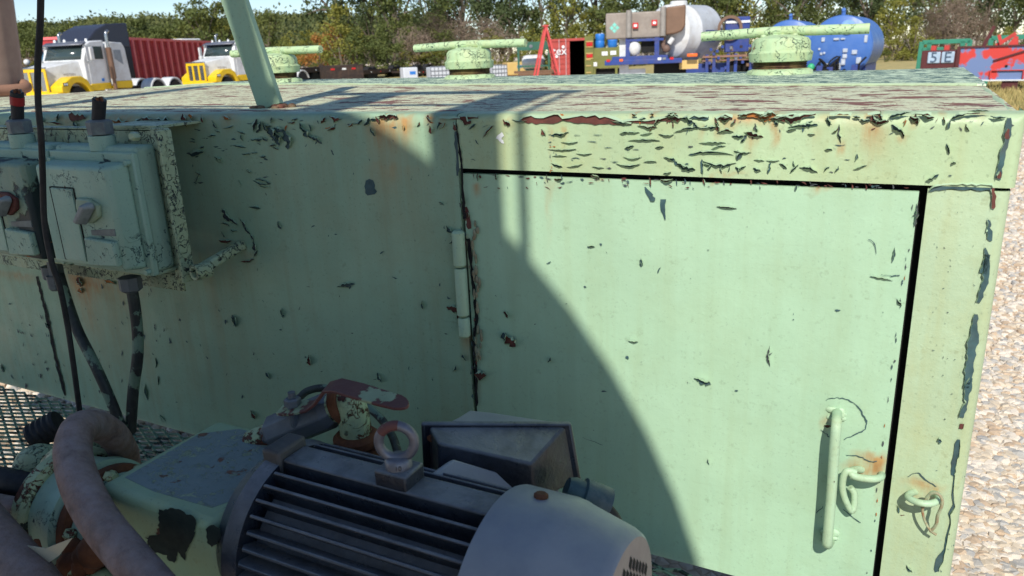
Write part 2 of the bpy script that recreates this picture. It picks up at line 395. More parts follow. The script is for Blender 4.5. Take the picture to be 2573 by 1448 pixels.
# seams and rough gaps
seam = B()
def strip(pts, hw, y=-.0012, jit=.6):
    """a ragged strip along pixel points (px,py,half width px)"""
    L = []; Rr = []
    for (x0, y0, w0), (x1, y1, w1) in zip(pts, pts[1:]):
        n = max(2, int(math.hypot(x1-x0, y1-y0)/9))
        for i in range(n):
            t = i/n; x = x0+(x1-x0)*t; yy = y0+(y1-y0)*t; w_ = (w0+(w1-w0)*t)*hw
            dx, dy = y1-y0, -(x1-x0); l = math.hypot(dx, dy); dx /= l; dy /= l
            a = w_*(1+random.uniform(-jit, jit)); c = w_*(1+random.uniform(-jit, jit))
            L.append(P(x+dx*a, yy+dy*a, y)); Rr.append(P(x-dx*c, yy-dy*c, y))
    return L, Rr
def ribbon(b, pts, hw=1.0, y=-.0012, jit=.5):
    L, Rr = strip(pts, hw, y, jit); n = len(L)
    b.add(L+Rr, [(i, i+1, n+i+1, n+i) for i in range(n-1)]); return L, Rr
ribbon(seam, [(92, 695, 2.5), (108, 760, 3), (125, 830, 4), (140, 900, 4), (158, 975, 3), (166, 1004, 2)])
seam.build('seam', m_dark, wallp, smooth=0); seam = B()
ribbon(seam, [(1146, 310, 2), (1160, 420, 3), (1163, 480, 3), (1168, 560, 4)], y=-.0052)
seam.build('seam', m_dark, wallp, smooth=0); seam = B()
ribbon(seam, [(1176, 600, 4), (1190, 720, 4), (1198, 800, 4), (1190, 860, 4), (1196, 930, 3), (1198, 1030, 3)])
seam.build('seam', m_dark, wallp, smooth=0)

# flakes: recessed patches of older coats and bare steel, with the paint curling out above them
FL = {k: B() for k in 'trogw'}; LIP = B()
def lens(cx, cy, ln, wd, ang, jag=.25):
    n = max(6, min(16, int(ln/5)+4)); a = R_(ang); ca, sa = math.cos(a), math.sin(a); up = []; lo = []
    cur = random.uniform(-.12, .12)*ln; skew = random.uniform(.6, 1.7); s1 = random.uniform(0, 50); s2 = random.uniform(0, 50); fat = random.uniform(.7, 1.25)
    for i in range(n+1):
        t = i/n; e = (math.sin(math.pi*t**skew)**.9)*wd/2*fat; bend = cur*math.sin(math.pi*t)
        for lst, sg in ((up, -1), (lo, 1)):
            u = (t-.5)*ln+(random.uniform(-.4, .4)*ln/n if 0 < i < n else 0); nz = mnoise.noise(Vector((t*ln*.09+(s1 if sg < 0 else s2), 0, 0))); v_ = bend+sg*e*max(.15, .92+1.2*nz+random.uniform(-jag, jag))+random.uniform(-1, 1)*min(1.0, wd*.10)
            lst.append((cx+u*ca-v_*sa, cy+u*sa+v_*ca))
    return up, lo
def yoff(px, py):
    return -.0045 if (px > 1150 and py < 428+.03*(px-1165)) else -.0016
def flake(px, py, ln, wd, ang=0, k='t', lip=True):
    up, lo = lens(px, py, ln, wd, ang); y = yoff(px, py)-random.uniform(0, .0004)
    if sum(q[1] for q in up) > sum(q[1] for q in lo): up, lo = lo, up
    n = len(up); U = [P(x, yy, y) for x, yy in up]; Lw = [P(x, yy, y) for x, yy in lo]
    FL[k].add(U+Lw, [(i, i+1, n+i+1, n+i) for i in range(n-1)])
    if wd*ln > 160 and random.random() < .5 and lip is True:            # a torn side split
        t = random.uniform(.25, .75); c_ = R_(ang); flake(px+(t-.5)*ln*math.cos(c_), py+(t-.5)*ln*math.sin(c_)+wd*.4, ln*.3, max(2.2, wd*.4), ang+random.choice((60, 90, 120)), k, False)
    if lip and wd*ln > 70:
        h = min(.009, .0020*wd**.6); a = []; c = []; e = []
        for i in range(n):
            t = math.sin(math.pi*i/(n-1)); f = random.uniform(.3, .75)*t
            a.append(P(up[i][0], up[i][1]-1.6*t, y+.0008)); c.append(P(up[i][0], up[i][1]+wd*.10*t, y-h*.7*t))
            e.append(P(up[i][0]+(lo[i][0]-up[i][0])*f*.5, up[i][1]+(lo[i][1]-up[i][1])*f*.5, y-h*t))
        LIP.add(a+c+e, [(i, i+1, n+i+1, n+i) for i in range(n-1)]+[(n+i, n+i+1, 2*n+i+1, 2*n+i) for i in range(n-1)])
        a = []; c = []
        for i in range(n):
            t = math.sin(math.pi*i/(n-1)); a.append(P(lo[i][0], lo[i][1]+1.8*t, y+.0008)); c.append(P(lo[i][0], lo[i][1]-.3*t, y-h*.45*t*random.uniform(.4, 1)))
        LIP.add(a+c, [(i, i+1, n+i+1, n+i) for i in range(n-1)])
def zone(x0, y0, s, items, dk='t'):
    for it in items:
        k = dk; vals = list(it)
        if isinstance(vals[-1], str): k = vals.pop()
        zx, zy, ln, wd = vals[:4]; an = vals[4] if len(vals) > 4 else 0
        if abs(an) < 25 and k in 'tg' and wd < ln*.2: wd *= .72
        flake(x0+zx/s, y0+zy/s, ln/s, max(wd/s, 2.2), an, k)
def band(x0, y0, s, pts, k, y=None, lip=True):
    q = [(x0+a/s, y0+b_/s, c/s) for a, b_, c in pts]
    yy = y if y is not None else yoff(q[0][0], q[0][1])-.0003
    L, Rr = ribbon(FL[k], q, 1.3 if k == 'r' and pts[0][0] == 20 else 1.0, yy, .35)
    if lip:
        for side in (L, Rr):
            if side is L and side[0].z < Rr[0].z: pass
        n = len(L)
        up = L if sum(p.z for p in L) > sum(p.z for p in Rr) else Rr
        e = [p+Vector((0, -.0035*random.uniform(.4, 1.2), -.003*random.random())) for p in up]; a = [p+Vector((0, .0008, .0015)) for p in up]
        LIP.add(a+e, [(i, i+1, n+i+1, n+i) for i in range(n-1)])
zone(1700, 200, 2.896, [(560, 400, 150, 40, 15, 'r'), (445, 412, 90, 25), (490, 430, 80, 25, -50), (360, 380, 110, 26, 0, 'r'), (290, 345, 80, 25, 70, 'r'), (920, 340, 220, 36, -5), (1105, 300, 80, 22, 75), (1190, 395, 140, 20, 85, 'g'), (1370, 290, 90, 20, 5), (1310, 272, 60, 15, 5, 'r'),
  (1480, 300, 140, 40, 0, 'r'), (1490, 265, 80, 34, 85, 'r'), (1620, 262, 170, 32, -15), (1745, 290, 80, 32, 80, 'r'), (1830, 265, 100, 30, 15, 'r'), (1610, 365, 120, 40, 35), (1640, 400, 60, 20, 60, 'r'), (2050, 270, 130, 25, -20), (2200, 230, 160, 10, 0, 'r'),
  (260, 462, 200, 22), (250, 550, 330, 24), (300, 500, 120, 12, -15), (480, 525, 130, 22, 5), (460, 560, 70, 40, -60), (310, 600, 250, 28, 3), (185, 640, 120, 30, 88), (70, 635, 140, 32, 15), (240, 640, 50, 14, -40), (325, 650, 70, 16, 85), (380, 650, 50, 12, -70), (465, 640, 80, 20, -10), (445, 660, 50, 20, 80), (600, 590, 80, 14, 5), (700, 590, 100, 10), (585, 655, 60, 25, 20), (675, 645, 90, 20, -75), (775, 630, 70, 20, 35), (855, 615, 50, 14, 75), (855, 650, 90, 18, -45), (960, 660, 140, 30, 15), (1090, 655, 60, 14, -45), (1165, 655, 60, 14, -60), (1335, 640, 110, 16, -18), (1305, 570, 60, 18, -70), (1105, 515, 60, 18), (1190, 475, 80, 8), (980, 400, 60, 10, 0, 'r'), (1975, 505, 80, 20, 75), (2015, 610, 40, 20), (1240, 582, 60, 8), (990, 580, 40, 7), (1560, 395, 50, 7, -20),
  (365, 932, 150, 20, 5, 'g'), (1860, 715, 110, 30, -25), (2440, 330, 40, 14, 20, 'g'), (2340, 270, 120, 22, 5), (1990, 700, 30, 10, 0)])
band(1700, 200, 2.896, [(2420, 280, 12), (2425, 330, 26), (2410, 400, 30), (2400, 460, 14), (2380, 520, 24), (2370, 590, 26), (2350, 650, 16), (2345, 705, 26), (2330, 745, 14)], 't')
band(1700, 200, 2.896, [(2415, 360, 8), (2405, 420, 24), (2395, 445, 6)], 'r', -.0052); band(1700, 200, 2.896, [(2355, 670, 6), (2345, 705, 18), (2335, 735, 6)], 'r', -.0052)
band(1700, 200, 2.896, [(1840, 812, 6), (1880, 790, 22), (1980, 780, 24), (2080, 775, 26), (2180, 782, 22), (2280, 785, 24), (2310, 800, 10)], 't')
band(1700, 200, 2.896, [(2300, 790, 10), (2312, 850, 14), (2308, 920, 15), (2290, 960, 5)], 'r'); band(1700, 200, 2.896, [(2265, 1020, 5), (2278, 1050, 16), (2262, 1085, 10), (2280, 1105, 18), (2280, 1160, 22), (2262, 1180, 5)], 't')
band(1700, 200, 2.896, [(2245, 1225, 4), (2258, 1290, 20), (2240, 1380, 26), (2225, 1448, 18)], 't'); band(0, 0, 1, [(2482, 640, 6), (2478, 700, 9), (2455, 770, 5)], 't')
band(0, 0, 1, [(2452, 790, 5), (2446, 850, 12), (2436, 930, 11), (2425, 985, 6)], 't')
band(1950, 950, 2.907, [(1425, 0, 14), (1405, 60, 24), (1390, 140, 22), (1395, 180, 8), (1370, 230, 22), (1352, 320, 12)], 't'); band(1950, 950, 2.907, [(1358, 335, 14), (1350, 410, 15)], 'r')
band(1950, 950, 2.907, [(1335, 450, 10), (1318, 520, 24), (1300, 620, 18), (1293, 700, 14), (1302, 720, 4), (1290, 850, 7), (1300, 930, 7), (1265, 990, 7), (1275, 1050, 4), (1245, 1170, 6), (1232, 1250, 6), (1190, 1330, 26), (1172, 1390, 16), (1190, 1440, 20)], 't')
for q_, k_ in (([(1566, 306, 2), (1600, 303, 5), (1630, 308, 4), (1660, 300, 6), (1700, 297, 5), (1716, 300, 2)], 'r'), ([(1722, 300, 1.5), (1744, 294, 4), (1770, 298, 5), (1792, 292, 2)], 't'), ([(1800, 297, 2), (1822, 294, 6), (1850, 297, 3)], 'r'), ([(1858, 290, 2), (1880, 288, 5), (1905, 290, 6), (1930, 292, 7), (1950, 291, 3)], 'o'), ([(1950, 292, 3), (1975, 296, 7), (2005, 293, 6), (2040, 288, 3), (2060, 287, 1)], 'r'), ([(2085, 287, 1), (2110, 286, 2.5), (2150, 288, 1.5)], 'o'), ([(2180, 288, 1), (2200, 287, 4), (2225, 288, 1.5)], 'r'), ([(2290, 287, 1), (2330, 286, 3), (2350, 289, 1)], 'r'), ([(2410, 285, 1), (2450, 284, 2.5), (2475, 284, 1)], 'r'), ([(1105, 296, 1), (1150, 298, 3), (1180, 294, 5), (1212, 294, 2)], 'r')):
    band(0, 0, 1, q_, k_)
zone(0, 0, 1, [(1690, 298, 46, 18, 4, 'r'), (1925, 290, 62, 20, -4, 'o'), (1990, 293, 84, 20, -6, 'r'), (1820, 297, 30, 14, 0, 'r'), (2200, 300, 26, 22, 20, 'r'), (1560, 306, 60, 9, 6, 't'), (2300, 296, 30, 12, 10, 'r')])
band(1300, 0, 3.676, [(20, 1108, 6), (60, 1112, 16), (130, 1102, 30), (250, 1102, 27), (340, 1090, 36), (420, 1100, 12), (520, 1108, 20), (600, 1102, 22), (720, 1107, 30), (850, 1117, 28), (930, 1132, 18), (1010, 1142, 10), (1100, 1142, 4)], 'r')
zone(1300, 0, 3.676, [(1150, 1100, 80, 24, -10), (1200, 1170, 190, 22, 5, 'r'), (1290, 1130, 90, 40, -45), (1430, 1092, 120, 55, 0, 'r'), (1440, 1150, 60, 16, 85, 'r'), (1560, 1112, 130, 45, 20), (1640, 1155, 70, 30, 60), (1840, 1130, 100, 25, 65, 'r'), (1910, 1090, 110, 45, 0, 'r'), (1990, 1130, 80, 22, -50, 'r'), (2090, 1060, 120, 30, -10, 'o'), (2280, 1075, 150, 50, 0, 'o'), (2420, 1085, 200, 40, -8, 'r'), (2200, 1180, 80, 30, 80, 'g'), (235, 1225, 70, 34, 60, 'r'), (390, 1238, 170, 34, -10), (550, 1252, 60, 10), (740, 1247, 90, 10), (480, 1312, 160, 13), (690, 1310, 100, 12, 5), (410, 1380, 270, 15), (615, 1418, 150, 13), (840, 1370, 80, 8), (1050, 1225, 160, 20), (1170, 1300, 300, 24), (1190, 1237, 120, 15, -10), (1375, 1240, 150, 22), (1570, 1205, 260, 26, -10), (1740, 1185, 130, 16, -5), (2390, 1130, 60, 34, 70), (1090, 1385, 80, 9), (1080, 1060, 50, 20, 0, 'o'), (1240, 1060, 40, 24, 0, 'o'), (1430, 1050, 90, 16, 0, 'o'), (410, 1060, 40, 20, 30, 'o')])
zone(1050, 230, 2.896, [(510, 295, 120, 22, -50, 'r'), (395, 258, 70, 18, -40), (490, 255, 50, 8, -20), (430, 365, 50, 10, 60), (345, 205, 100, 60, 30, 'r'), (645, 225, 70, 36, 40, 'r'), (740, 207, 120, 14, 5), (400, 500, 40, 6, 10), (1010, 537, 90, 18, 20), (1140, 540, 120, 14, -10), (1310, 553, 90, 10, 5), (1430, 510, 60, 8), (1530, 527, 180, 20), (1560, 475, 140, 11), (1690, 515, 100, 12), (1830, 490, 90, 20, 15), (1940, 540, 170, 34, 20), (1030, 473, 110, 11), (1145, 490, 70, 8), (75, 205, 60, 18, 50, 'r'),
  (1620, 1250, 50, 14, 90), (1755, 1300, 50, 11, -60), (950, 1245, 40, 8, -30), (1250, 1130, 40, 10), (1330, 1110, 20, 16), (435, 625, 60, 14, 88, 'r'), (565, 620, 50, 16, 80, 'r'), (940, 632, 60, 14, 80, 'g'), (1020, 637, 60, 24, 0, 'r'), (1290, 625, 70, 25, 20, 'r'), (1520, 655, 40, 10), (1690, 660, 70, 18, 85, 'r'), (1810, 640, 100, 28, 0, 'r'), (1940, 652, 40, 10, 90), (1100, 655, 60, 10, -10), (1500, 632, 40, 14, 0, 'r'), (170, 820, 34, 10, 20), (150, 250, 60, 12, -70)])
band(1050, 230, 2.896, [(262, 225, 5), (272, 265, 16), (285, 300, 10)], 'r'); band(1050, 230, 2.896, [(280, 290, 10), (285, 350, 22), (302, 430, 26), (297, 500, 16), (290, 560, 14), (288, 640, 6)], 't')
band(1050, 230, 2.896, [(350, 840, 8), (360, 900, 14), (372, 980, 18), (385, 1020, 8)], 'r', lip=False)
band(1050, 230, 2.896, [(1652, 695, 4), (1680, 745, 20), (1700, 780, 18), (1745, 800, 9)], 't', lip=False); band(1050, 230, 2.896, [(1785, 785, 18), (1785, 860, 17), (1795, 910, 8), (1803, 950, 2)], 't', lip=False)
flake(1259, 345, 26, 13, 100, 'w', False); flake(1262, 356, 12, 8, 60, 'w', False)
zone(600, 0, 3.676, [(330, 1270, 190, 50, 65), (430, 1290, 190, 60, 75), (370, 1200, 100, 50, 20), (590, 1180, 120, 46, 55), (690, 1285, 180, 40, 28), (615, 1235, 80, 44, 60), (1235, 1220, 100, 22, 60), (1100, 1130, 90, 24, -25), (1180, 1125, 90, 46, -60), (1240, 1105, 50, 30), (780, 1115, 70, 26, -50, 'r'), (890, 1090, 120, 36, 15, 'r'), (1350, 1080, 160, 50, 0, 'r'), (1440, 1075, 60, 40, 20, 'r'), (865, 1410, 60, 15, 60), (620, 1345, 30, 10, -50), (510, 1105, 70, 18, -10), (1750, 1080, 40, 18, 60, 'r'), (240, 1170, 100, 30, 70), (300, 1110, 60, 20, -80), (150, 1160, 130, 30, -75, 'g')])
zone(0, 230, 2.896, [(1400, 370, 50, 14), (1425, 445, 140, 36, -8), (1360, 240, 70, 22, -20, 'r'), (1440, 280, 40, 12, 10), (1540, 325, 60, 12, -8), (1560, 240, 70, 14, 60), (1580, 290, 50, 12, 20), (1660, 260, 80, 14, -15), (1700, 350, 40, 10), (1750, 300, 70, 14, 20), (1760, 340, 50, 14, 70), (1860, 350, 90, 20), (1880, 260, 90, 30, -70), (1920, 345, 60, 16, 35), (1590, 500, 80, 30, 40), (1570, 400, 40, 10), (1740, 400, 110, 14, 10), (1790, 455, 70, 14), (1850, 445, 50, 12), (1620, 430, 30, 8), (1660, 568, 40, 8), (1750, 580, 50, 10), (1750, 605, 40, 14), (1810, 580, 60, 16, 30), (1830, 500, 30, 8), (1900, 645, 90, 18, 10), (1950, 660, 50, 12, 30), (1740, 670, 50, 10, 70), (1850, 850, 90, 14, 10), (1405, 540, 30, 10, -80), (1440, 640, 100, 8, -70), (1980, 310, 130, 46, 60), (1340, 190, 60, 24, 70, 'r'), (1390, 190, 60, 24, 60, 'o'), (1470, 200, 60, 20, 80, 'r'), (1650, 190, 70, 26, 20, 'o'),
  (1640, 900, 110, 36, 60, 'g'), (1700, 950, 90, 20, 40, 'g'), (1760, 960, 80, 18, 65, 'g'), (1640, 970, 70, 16, 20), (1800, 1010, 70, 20, 55, 'g'), (1640, 1085, 100, 22, 0, 'r'), (1830, 1060, 60, 14, 60, 'g'), (1850, 1120, 80, 24, 80, 'g'), (1860, 1180, 60, 20, -60, 'g'), (1800, 1230, 100, 20, -10, 'r'), (1700, 1010, 60, 12, 10), (1620, 1040, 50, 12, 60),
  (40, 230, 60, 10, -40), (80, 190, 70, 12, -60), (310, 205, 50, 12, 60), (390, 235, 130, 20, 5, 'r'), (560, 180, 130, 60, 10, 'r'), (540, 245, 70, 18, 60), (870, 215, 130, 40, 5, 'o'), (980, 235, 120, 30, -40), (1070, 200, 90, 40, 10, 'r'), (1180, 215, 140, 44, 5, 'g'), (420, 190, 60, 20, -70)])
zone(500, 450, 2.414, [(890, 648, 115, 28, -8), (340, 178, 70, 14, 8), (490, 280, 55, 16, 65), (210, 860, 75, 18, 75), (160, 868, 30, 10, 85), (505, 812, 65, 18, 80), (495, 915, 22, 10, 0), (670, 1100, 65, 28, 80, 'r'), (415, 1195, 45, 14, 60), (1095, 1205, 65, 14, 65), (1357, 765, 55, 13, 85), (1860, 825, 48, 28, 60, 'r'), (1890, 975, 105, 60, 55, 'r'), (1850, 955, 50, 26, 80), (1705, 1190, 75, 40, 0, 'r'), (1550, 785, 100, 46, 10, 'r'), (1580, 850, 80, 30, 80, 'r'), (1520, 310, 70, 24, 55), (1535, 375, 50, 12, -40), (260, 1318, 30, 8, 85), (1548, 1150, 45, 10, -60), (1275, 1150, 30, 7, 90), (325, 1430, 60, 30, 60, 'r'), (1610, 1085, 50, 12, 50), (245, 25, 50, 10, 65), (375, 20, 110, 16, 15), (400, 45, 70, 10, 5), (1470, 150, 36, 12, 30), (690, 290, 30, 8, -30), (1185, 600, 40, 10, 20), (830, 335, 20, 10, 0), (1110, 445, 34, 8, -40), (1515, 720, 30, 8, 40)])
band(500, 450, 2.414, [(1022, 5, 12), (1040, 40, 34), (1045, 80, 30), (1050, 112, 10)], 't', lip=False)
zone(0, 560, 2.682, [(1575, 665, 90, 20, 72), (1520, 672, 34, 9, 88), (1145, 795, 44, 10, 88), (1047, 945, 70, 9, 88), (990, 1140, 115, 17, 82), (1065, 1065, 64, 9, 88), (685, 430, 40, 10, 75), (1095, 1320, 64, 14, 55), (150, 740, 30, 8, 60), (210, 755, 34, 12, 50), (255, 890, 20, 8, -60), (65, 550, 20, 9, 0), (720, 1225, 50, 10, 80), (1190, 1210, 14, 8, 0), (540, 460, 40, 20, 60, 'o'), (530, 400, 70, 40, 70, 'r'), (310, 690, 50, 12, 60, 'g'), (15, 980, 60, 10, 75), (85, 1040, 40, 8, 60), (740, 400, 90, 30, 20, 'o')])
zone(0, 0, 1, [(1935, 895, 52, 7, 90, 'g'), (1765, 958, 46, 12, 20), (1610, 660, 20, 6, 90), (1380, 905, 16, 6, -60), (1780, 1160, 16, 6, 80), (2105, 780, 16, 4), (1518, 985, 14, 5), (1470, 721, 8, 5), (1485, 620, 18, 5), (2080, 1070, 20, 8, 0, 'r'), (2215, 700, 60, 4, 10), (2245, 640, 40, 5, -80), (2300, 540, 60, 6, -83, 'g'), (2260, 760, 24, 6, 60), (2256, 1280, 22, 5, 80), (2268, 1295, 12, 4, 0, 'r'), (2285, 1430, 24, 7, 50), (2360, 1110, 14, 8), (1590, 857, 26, 5, 5), (1575, 897, 10, 6), (1850, 982, 10, 5)])
rs_crack = random.Random(8)
for pl in ([(2076, 1005, .6), (2098, 1000, 1.0), (2125, 1003, 1.0), (2150, 1018, 1.3), (2168, 1042, 1.5), (2178, 1064, 1.5), (2170, 1082, 1.2), (2146, 1094, 1.3), (2118, 1106, .8)], [(2062, 1080, .6), (2078, 1092, 1.2), (2088, 1104, .8)], [(2118, 1280, .7), (2140, 1298, 1.2), (2166, 1316, .7)], [(2128, 1143, .7), (2160, 1148, 1.0), (2184, 1158, 1.2), (2206, 1160, .8)], [(2280, 1198, .6), (2305, 1188, 1.2), (2325, 1206, 1.4), (2356, 1224, .8)], [(2068, 1272, .7), (2050, 1292, 1.0)], [(2180, 600, .6), (2196, 612, 1.0), (2204, 640, .7)], [(2215, 690, .6), (2240, 694, 1.0), (2262, 690, .8)], [(1465, 1100, .4), (1520, 1120, .6)]):
    sm = []
    for i in range(len(pl)-1):
        a, b_, c_, d_ = pl[max(i-1, 0)], pl[i], pl[i+1], pl[min(i+2, len(pl)-1)]
        for j in range(4):
            t = j/4; sm.append(tuple(.5*(2*b_[q]+(c_[q]-a[q])*t+(2*a[q]-5*b_[q]+4*c_[q]-d_[q])*t*t+(3*b_[q]-a[q]-3*c_[q]+d_[q])*t**3)*(1 if q < 2 else rs_crack.uniform(.5, 1.5))+(rs_crack.uniform(-1.6, 1.6) if q < 2 else 0) for q in range(3)))
    band(0, 0, 1, sm+[pl[-1]], 't', lip=False)
rs = random.Random(3)
def rnd(n, x0, x1, y0, y1, l0, l1, aset, ks='ttg'):
    for _ in range(n):
        ln = rs.uniform(l0, l1); flake(rs.uniform(x0, x1), rs.uniform(y0, y1), ln, max(2.0, ln*rs.uniform(.14, .35)), rs.choice(aset)+rs.uniform(-20, 20), rs.choice(ks), ln > 14)
rnd(34, 460, 1130, 330, 1040, 4, 11, (80, 70, 60, 0, 100)); rnd(34, 470, 700, 310, 460, 6, 20, (0, 5, 15)); rnd(22, 1180, 2280, 470, 1400, 3, 7, (80, 0, 60)); rnd(14, 1400, 2100, 330, 440, 6, 30, (0, 3, -4)); rnd(25, 1600, 2500, 300, 330, 8, 26, (60, 0, 90, -40), 'trgo')
rnd(40, 2340, 2450, 480, 1440, 3, 9, (80, 60, 0)); rnd(60, 10, 420, 700, 1000, 4, 16, (80, 85, 60)); rnd(26, 700, 1150, 300, 330, 8, 24, (60, 0, 90, -40), 'trgo'); rnd(30, 1170, 2290, 455, 475, 6, 18, (85, 80, 0, 20), 'trgr'); rnd(14, 1380, 1400, 330, 440, 4, 10, (0, 80), 'to')
for py in range(490, 1440, 16):                   # ragged paint along the door's closing edge
    px = 2305-(py-465)*.125
    if rs.random() < .45: flake(px-rs.uniform(0, 8), py+rs.uniform(-6, 6), rs.uniform(6, 18), rs.uniform(2, 4), 97, rs.choice('ggto'), True)
for px in range(1190, 2290, 17):
    if rs.random() < .6: flake(px, 437+(px-1165)*.0303+rs.uniform(0, 6), rs.uniform(6, 20), rs.uniform(2, 5), rs.choice((0, 10, 80)), rs.choice('trgr'), True)
for py in range(480, 1030, 12):
    px = 1160+(py-480)*.066
    if rs.random() < .8: flake(px+rs.uniform(-12, 12), py, rs.uniform(6, 18), rs.uniform(2, 6), 85+rs.uniform(-20, 20), rs.choice('trgr'), True)
for k, m in (('t', m_flake_t), ('r', m_flake_r), ('o', m_flake_o), ('g', m_flake_g), ('w', m_flake_w)):
    stuff(FL[k].build('bare_patches', m, tank, smooth=0))
stuff(LIP.build('peeling_paint', m_lip, tank, smooth=60))

# door pull, hasp and staple
m_rod = paint('rod_paint', S(176, 206, 172), dirtf=.4, chip=(70, .69), chip2=(60, .68), bump=.6)
hb = B(); t0, t1 = P(2102, 1040, -.01), P(2083, 1372, -.055)
hb.tube([P(2103, 1036, .004), P(2103, 1048, -.03), P(2102, 1066, -.054), P(2098, 1110, -.06), P(2089, 1240, -.06), P(2080, 1345, -.06), P(2079, 1368, -.05), P(2085, 1360, .0)], .0078, 12, 8)
hn = hb.build('handle', m_rod, door, smooth=60)
ws = B()
for c, n in (((2103, 1040), 8), ((2085, 1345), 7)):
    for _ in range(n): q = P(c[0]+random.uniform(-14, 14), c[1]+random.uniform(-10, 14), 0); ws.ball(q, random.uniform(.004, .009), .003, random.uniform(.004, .008), 8, 5)
stuff(ws.build('weld_bead', m_rod, hn, smooth=60))
hs = B(); hs.tube([P(2215, 1192, .003), P(2212, 1200, -.02), P(2190, 1204, -.036), P(2150, 1198, -.036), P(2138, 1186, -.03), P(2150, 1180, -.01), P(2165, 1180, .003)], .0058, 10, 6)
hs.tube([P(2150, 1188, -.03), P(2128, 1184, -.034), P(2118, 1205, -.034), P(2118, 1235, -.032), P(2128, 1265, -.028), P(2140, 1284, -.022), P(2146, 1270, -.02), P(2146, 1240, -.02), P(2136, 1225, -.022)], .0052, 10, 6)
hs.build('hasp_hook', m_rod, door, smooth=60)
st = B(); st.tube([P(2300, 1236, .003), P(2288, 1240, -.01), P(2282, 1250, -.03), P(2305, 1262, -.044), P(2335, 1266, -.044), P(2358, 1258, -.032), P(2356, 1244, -.012), P(2340, 1240, .003)], .0052, 10, 6)
st.build('staple', m_rod, jamb, smooth=60)
wr = B(); wr.tube([P(2322, 1262, -.035), P(2318, 1284, -.034), P(2324, 1310, -.03), P(2337, 1332, -.026), P(2352, 1344, -.024)], .0020, 8, 5)
wr.tube([P(2318, 1276, -.034), P(2332, 1246, -.04), P(2352, 1239, -.045), P(2366, 1252, -.046), P(2366, 1272, -.044), P(2356, 1296, -.038), P(2352, 1318, -.03), P(2338, 1336, -.024)], .0024, 8, 5)
tag(wr.build('tie_wire', plain('rusty_painted_wire', S(176, 186, 150), .7, var=.3, vs=70, dirt=S(150, 84, 46), df=.9), None, smooth=60), 'loop of rusty tie wire hanging from the staple beside the door', 'wire')

# leaning strap welded to the top edge
m_post = paint('strap_paint', S(160, 190, 156), dirtf=.3, chip2=(22, .72), bump=.3)
pb = P(681, 268, .18); pt = P(590, 0, .18); d = (pt-pb)
pb2 = pb-d*.005; pt2 = pb+d*3.3
pp = B(); pp.bar(pb2, pt2, .058, .022, up=(.35, -1, 0)); po = pp.build('brace_strap', m_post, tank, bevel=.0015)
we = B()
for _ in range(26): we.ball((pb.x+random.uniform(-.045, .06), pb.y+random.uniform(-.03, .02), ZT+.001), random.uniform(.006, .014), .009, random.uniform(.003, .008), 7, 5)
we.build('weld_bead', plain('rusty_strap_weld', S(120, 72, 54), .85, var=.4, vs=60, dirt=S(176, 180, 140), df=.5, bump=.6), po, smooth=60)['kind'] = 'stuff'

# filler necks on the tank, each with its own screw cap
m_cap = paint('cap_paint', S(180, 206, 160), dirt=S(190, 186, 130), under=S(48, 76, 74), under2=RUSTO, dirtf=.5, chip=(17, .69), chip2=(13, .68), crack=(30, .014, .50), bump=.9, rough=.55)
m_neck = plain('rusty_thread', S(84, 58, 42), .8, var=.5, vs=30, dirt=S(170, 150, 90), df=.6)
CAPS = ((1958, 186, 1.42, 'mint green screw cap with long crossbar, nearest the right end of the tank', 0.02),
        (1181, 196, 1.50, 'mint green screw cap with crossbar in the middle of the tank top', 0.05),
        (700, 207, 1.50, 'mint green screw cap with crossbar behind the leaning strap', 0.0))
for px, py, Y, lab, tilt in CAPS:
    tilt = 0
    q = P(px, py, Y); z0 = ztop(q.x, Y)+.004; x, y = q.x, Y
    dpt = (q-CAM).dot(fw); s = {1958: .99, 1181: 1.0, 700: 1.0}[px]*dpt/{1958: 2.72, 1181: 3.42, 700: 3.7}[px]
    nb_ = B(); nb_.lathe([(-.006, .118*s), (.010, .112*s), (.016, .098*s)], (x, y, z0), (0, 0, 1), 32, jit=.015); nb_.build('filler_neck_weld', m_cap, tank, smooth=60)
    nk = B(); pr = []
    for i in range(9): pr += [(.012+i*.0055, .094*s), (.015+i*.0055, .089*s)]
    nk.lathe(pr, (x, y, z0), (0, 0, 1), 32); nk.build('filler_neck', m_neck, tank, smooth=20)
    t = thing('screw_cap', lab, 'cap', (x, y, z0+.055*s), group='screw caps on the tank top', world=True)
    t.rotation_euler = (0, -tilt, 0)
    c = B(); z1 = z0+.042*s
    c.lathe([(0, .095*s), (.002, .107*s), (.031*s, .110*s), (.036*s, .104*s), (.039*s, .101*s), (.068*s, .099*s), (.080*s, .090*s), (.086*s, .070*s), (.092*s, .045*s), (.093*s, .0)], (x, y, z1), (0, 0, 1), 40, jit=.008)
    c.build('cap_body', m_cap, t, smooth=35)
    rb = B(); zb = z1+.102*s; rb.tube([(x-.285*s, y, zb-.004), (x-.1*s, y, zb), (x, y, zb+.002), (x+.1*s, y, zb), (x+.285*s, y, zb-.002)], .0175*s, 14, 3); rb.build('crossbar', m_cap, t, smooth=50, bevel=0)
    wb = B()
    for i in range(18): wb.ball((x+random.uniform(-.07, .07)*s, y+random.choice((-1, 1))*random.uniform(.008, .02), zb-.014*s), .012*s, .009, .007, 7, 5)
    stuff(wb.build('weld_bead', m_cap, t, smooth=60))
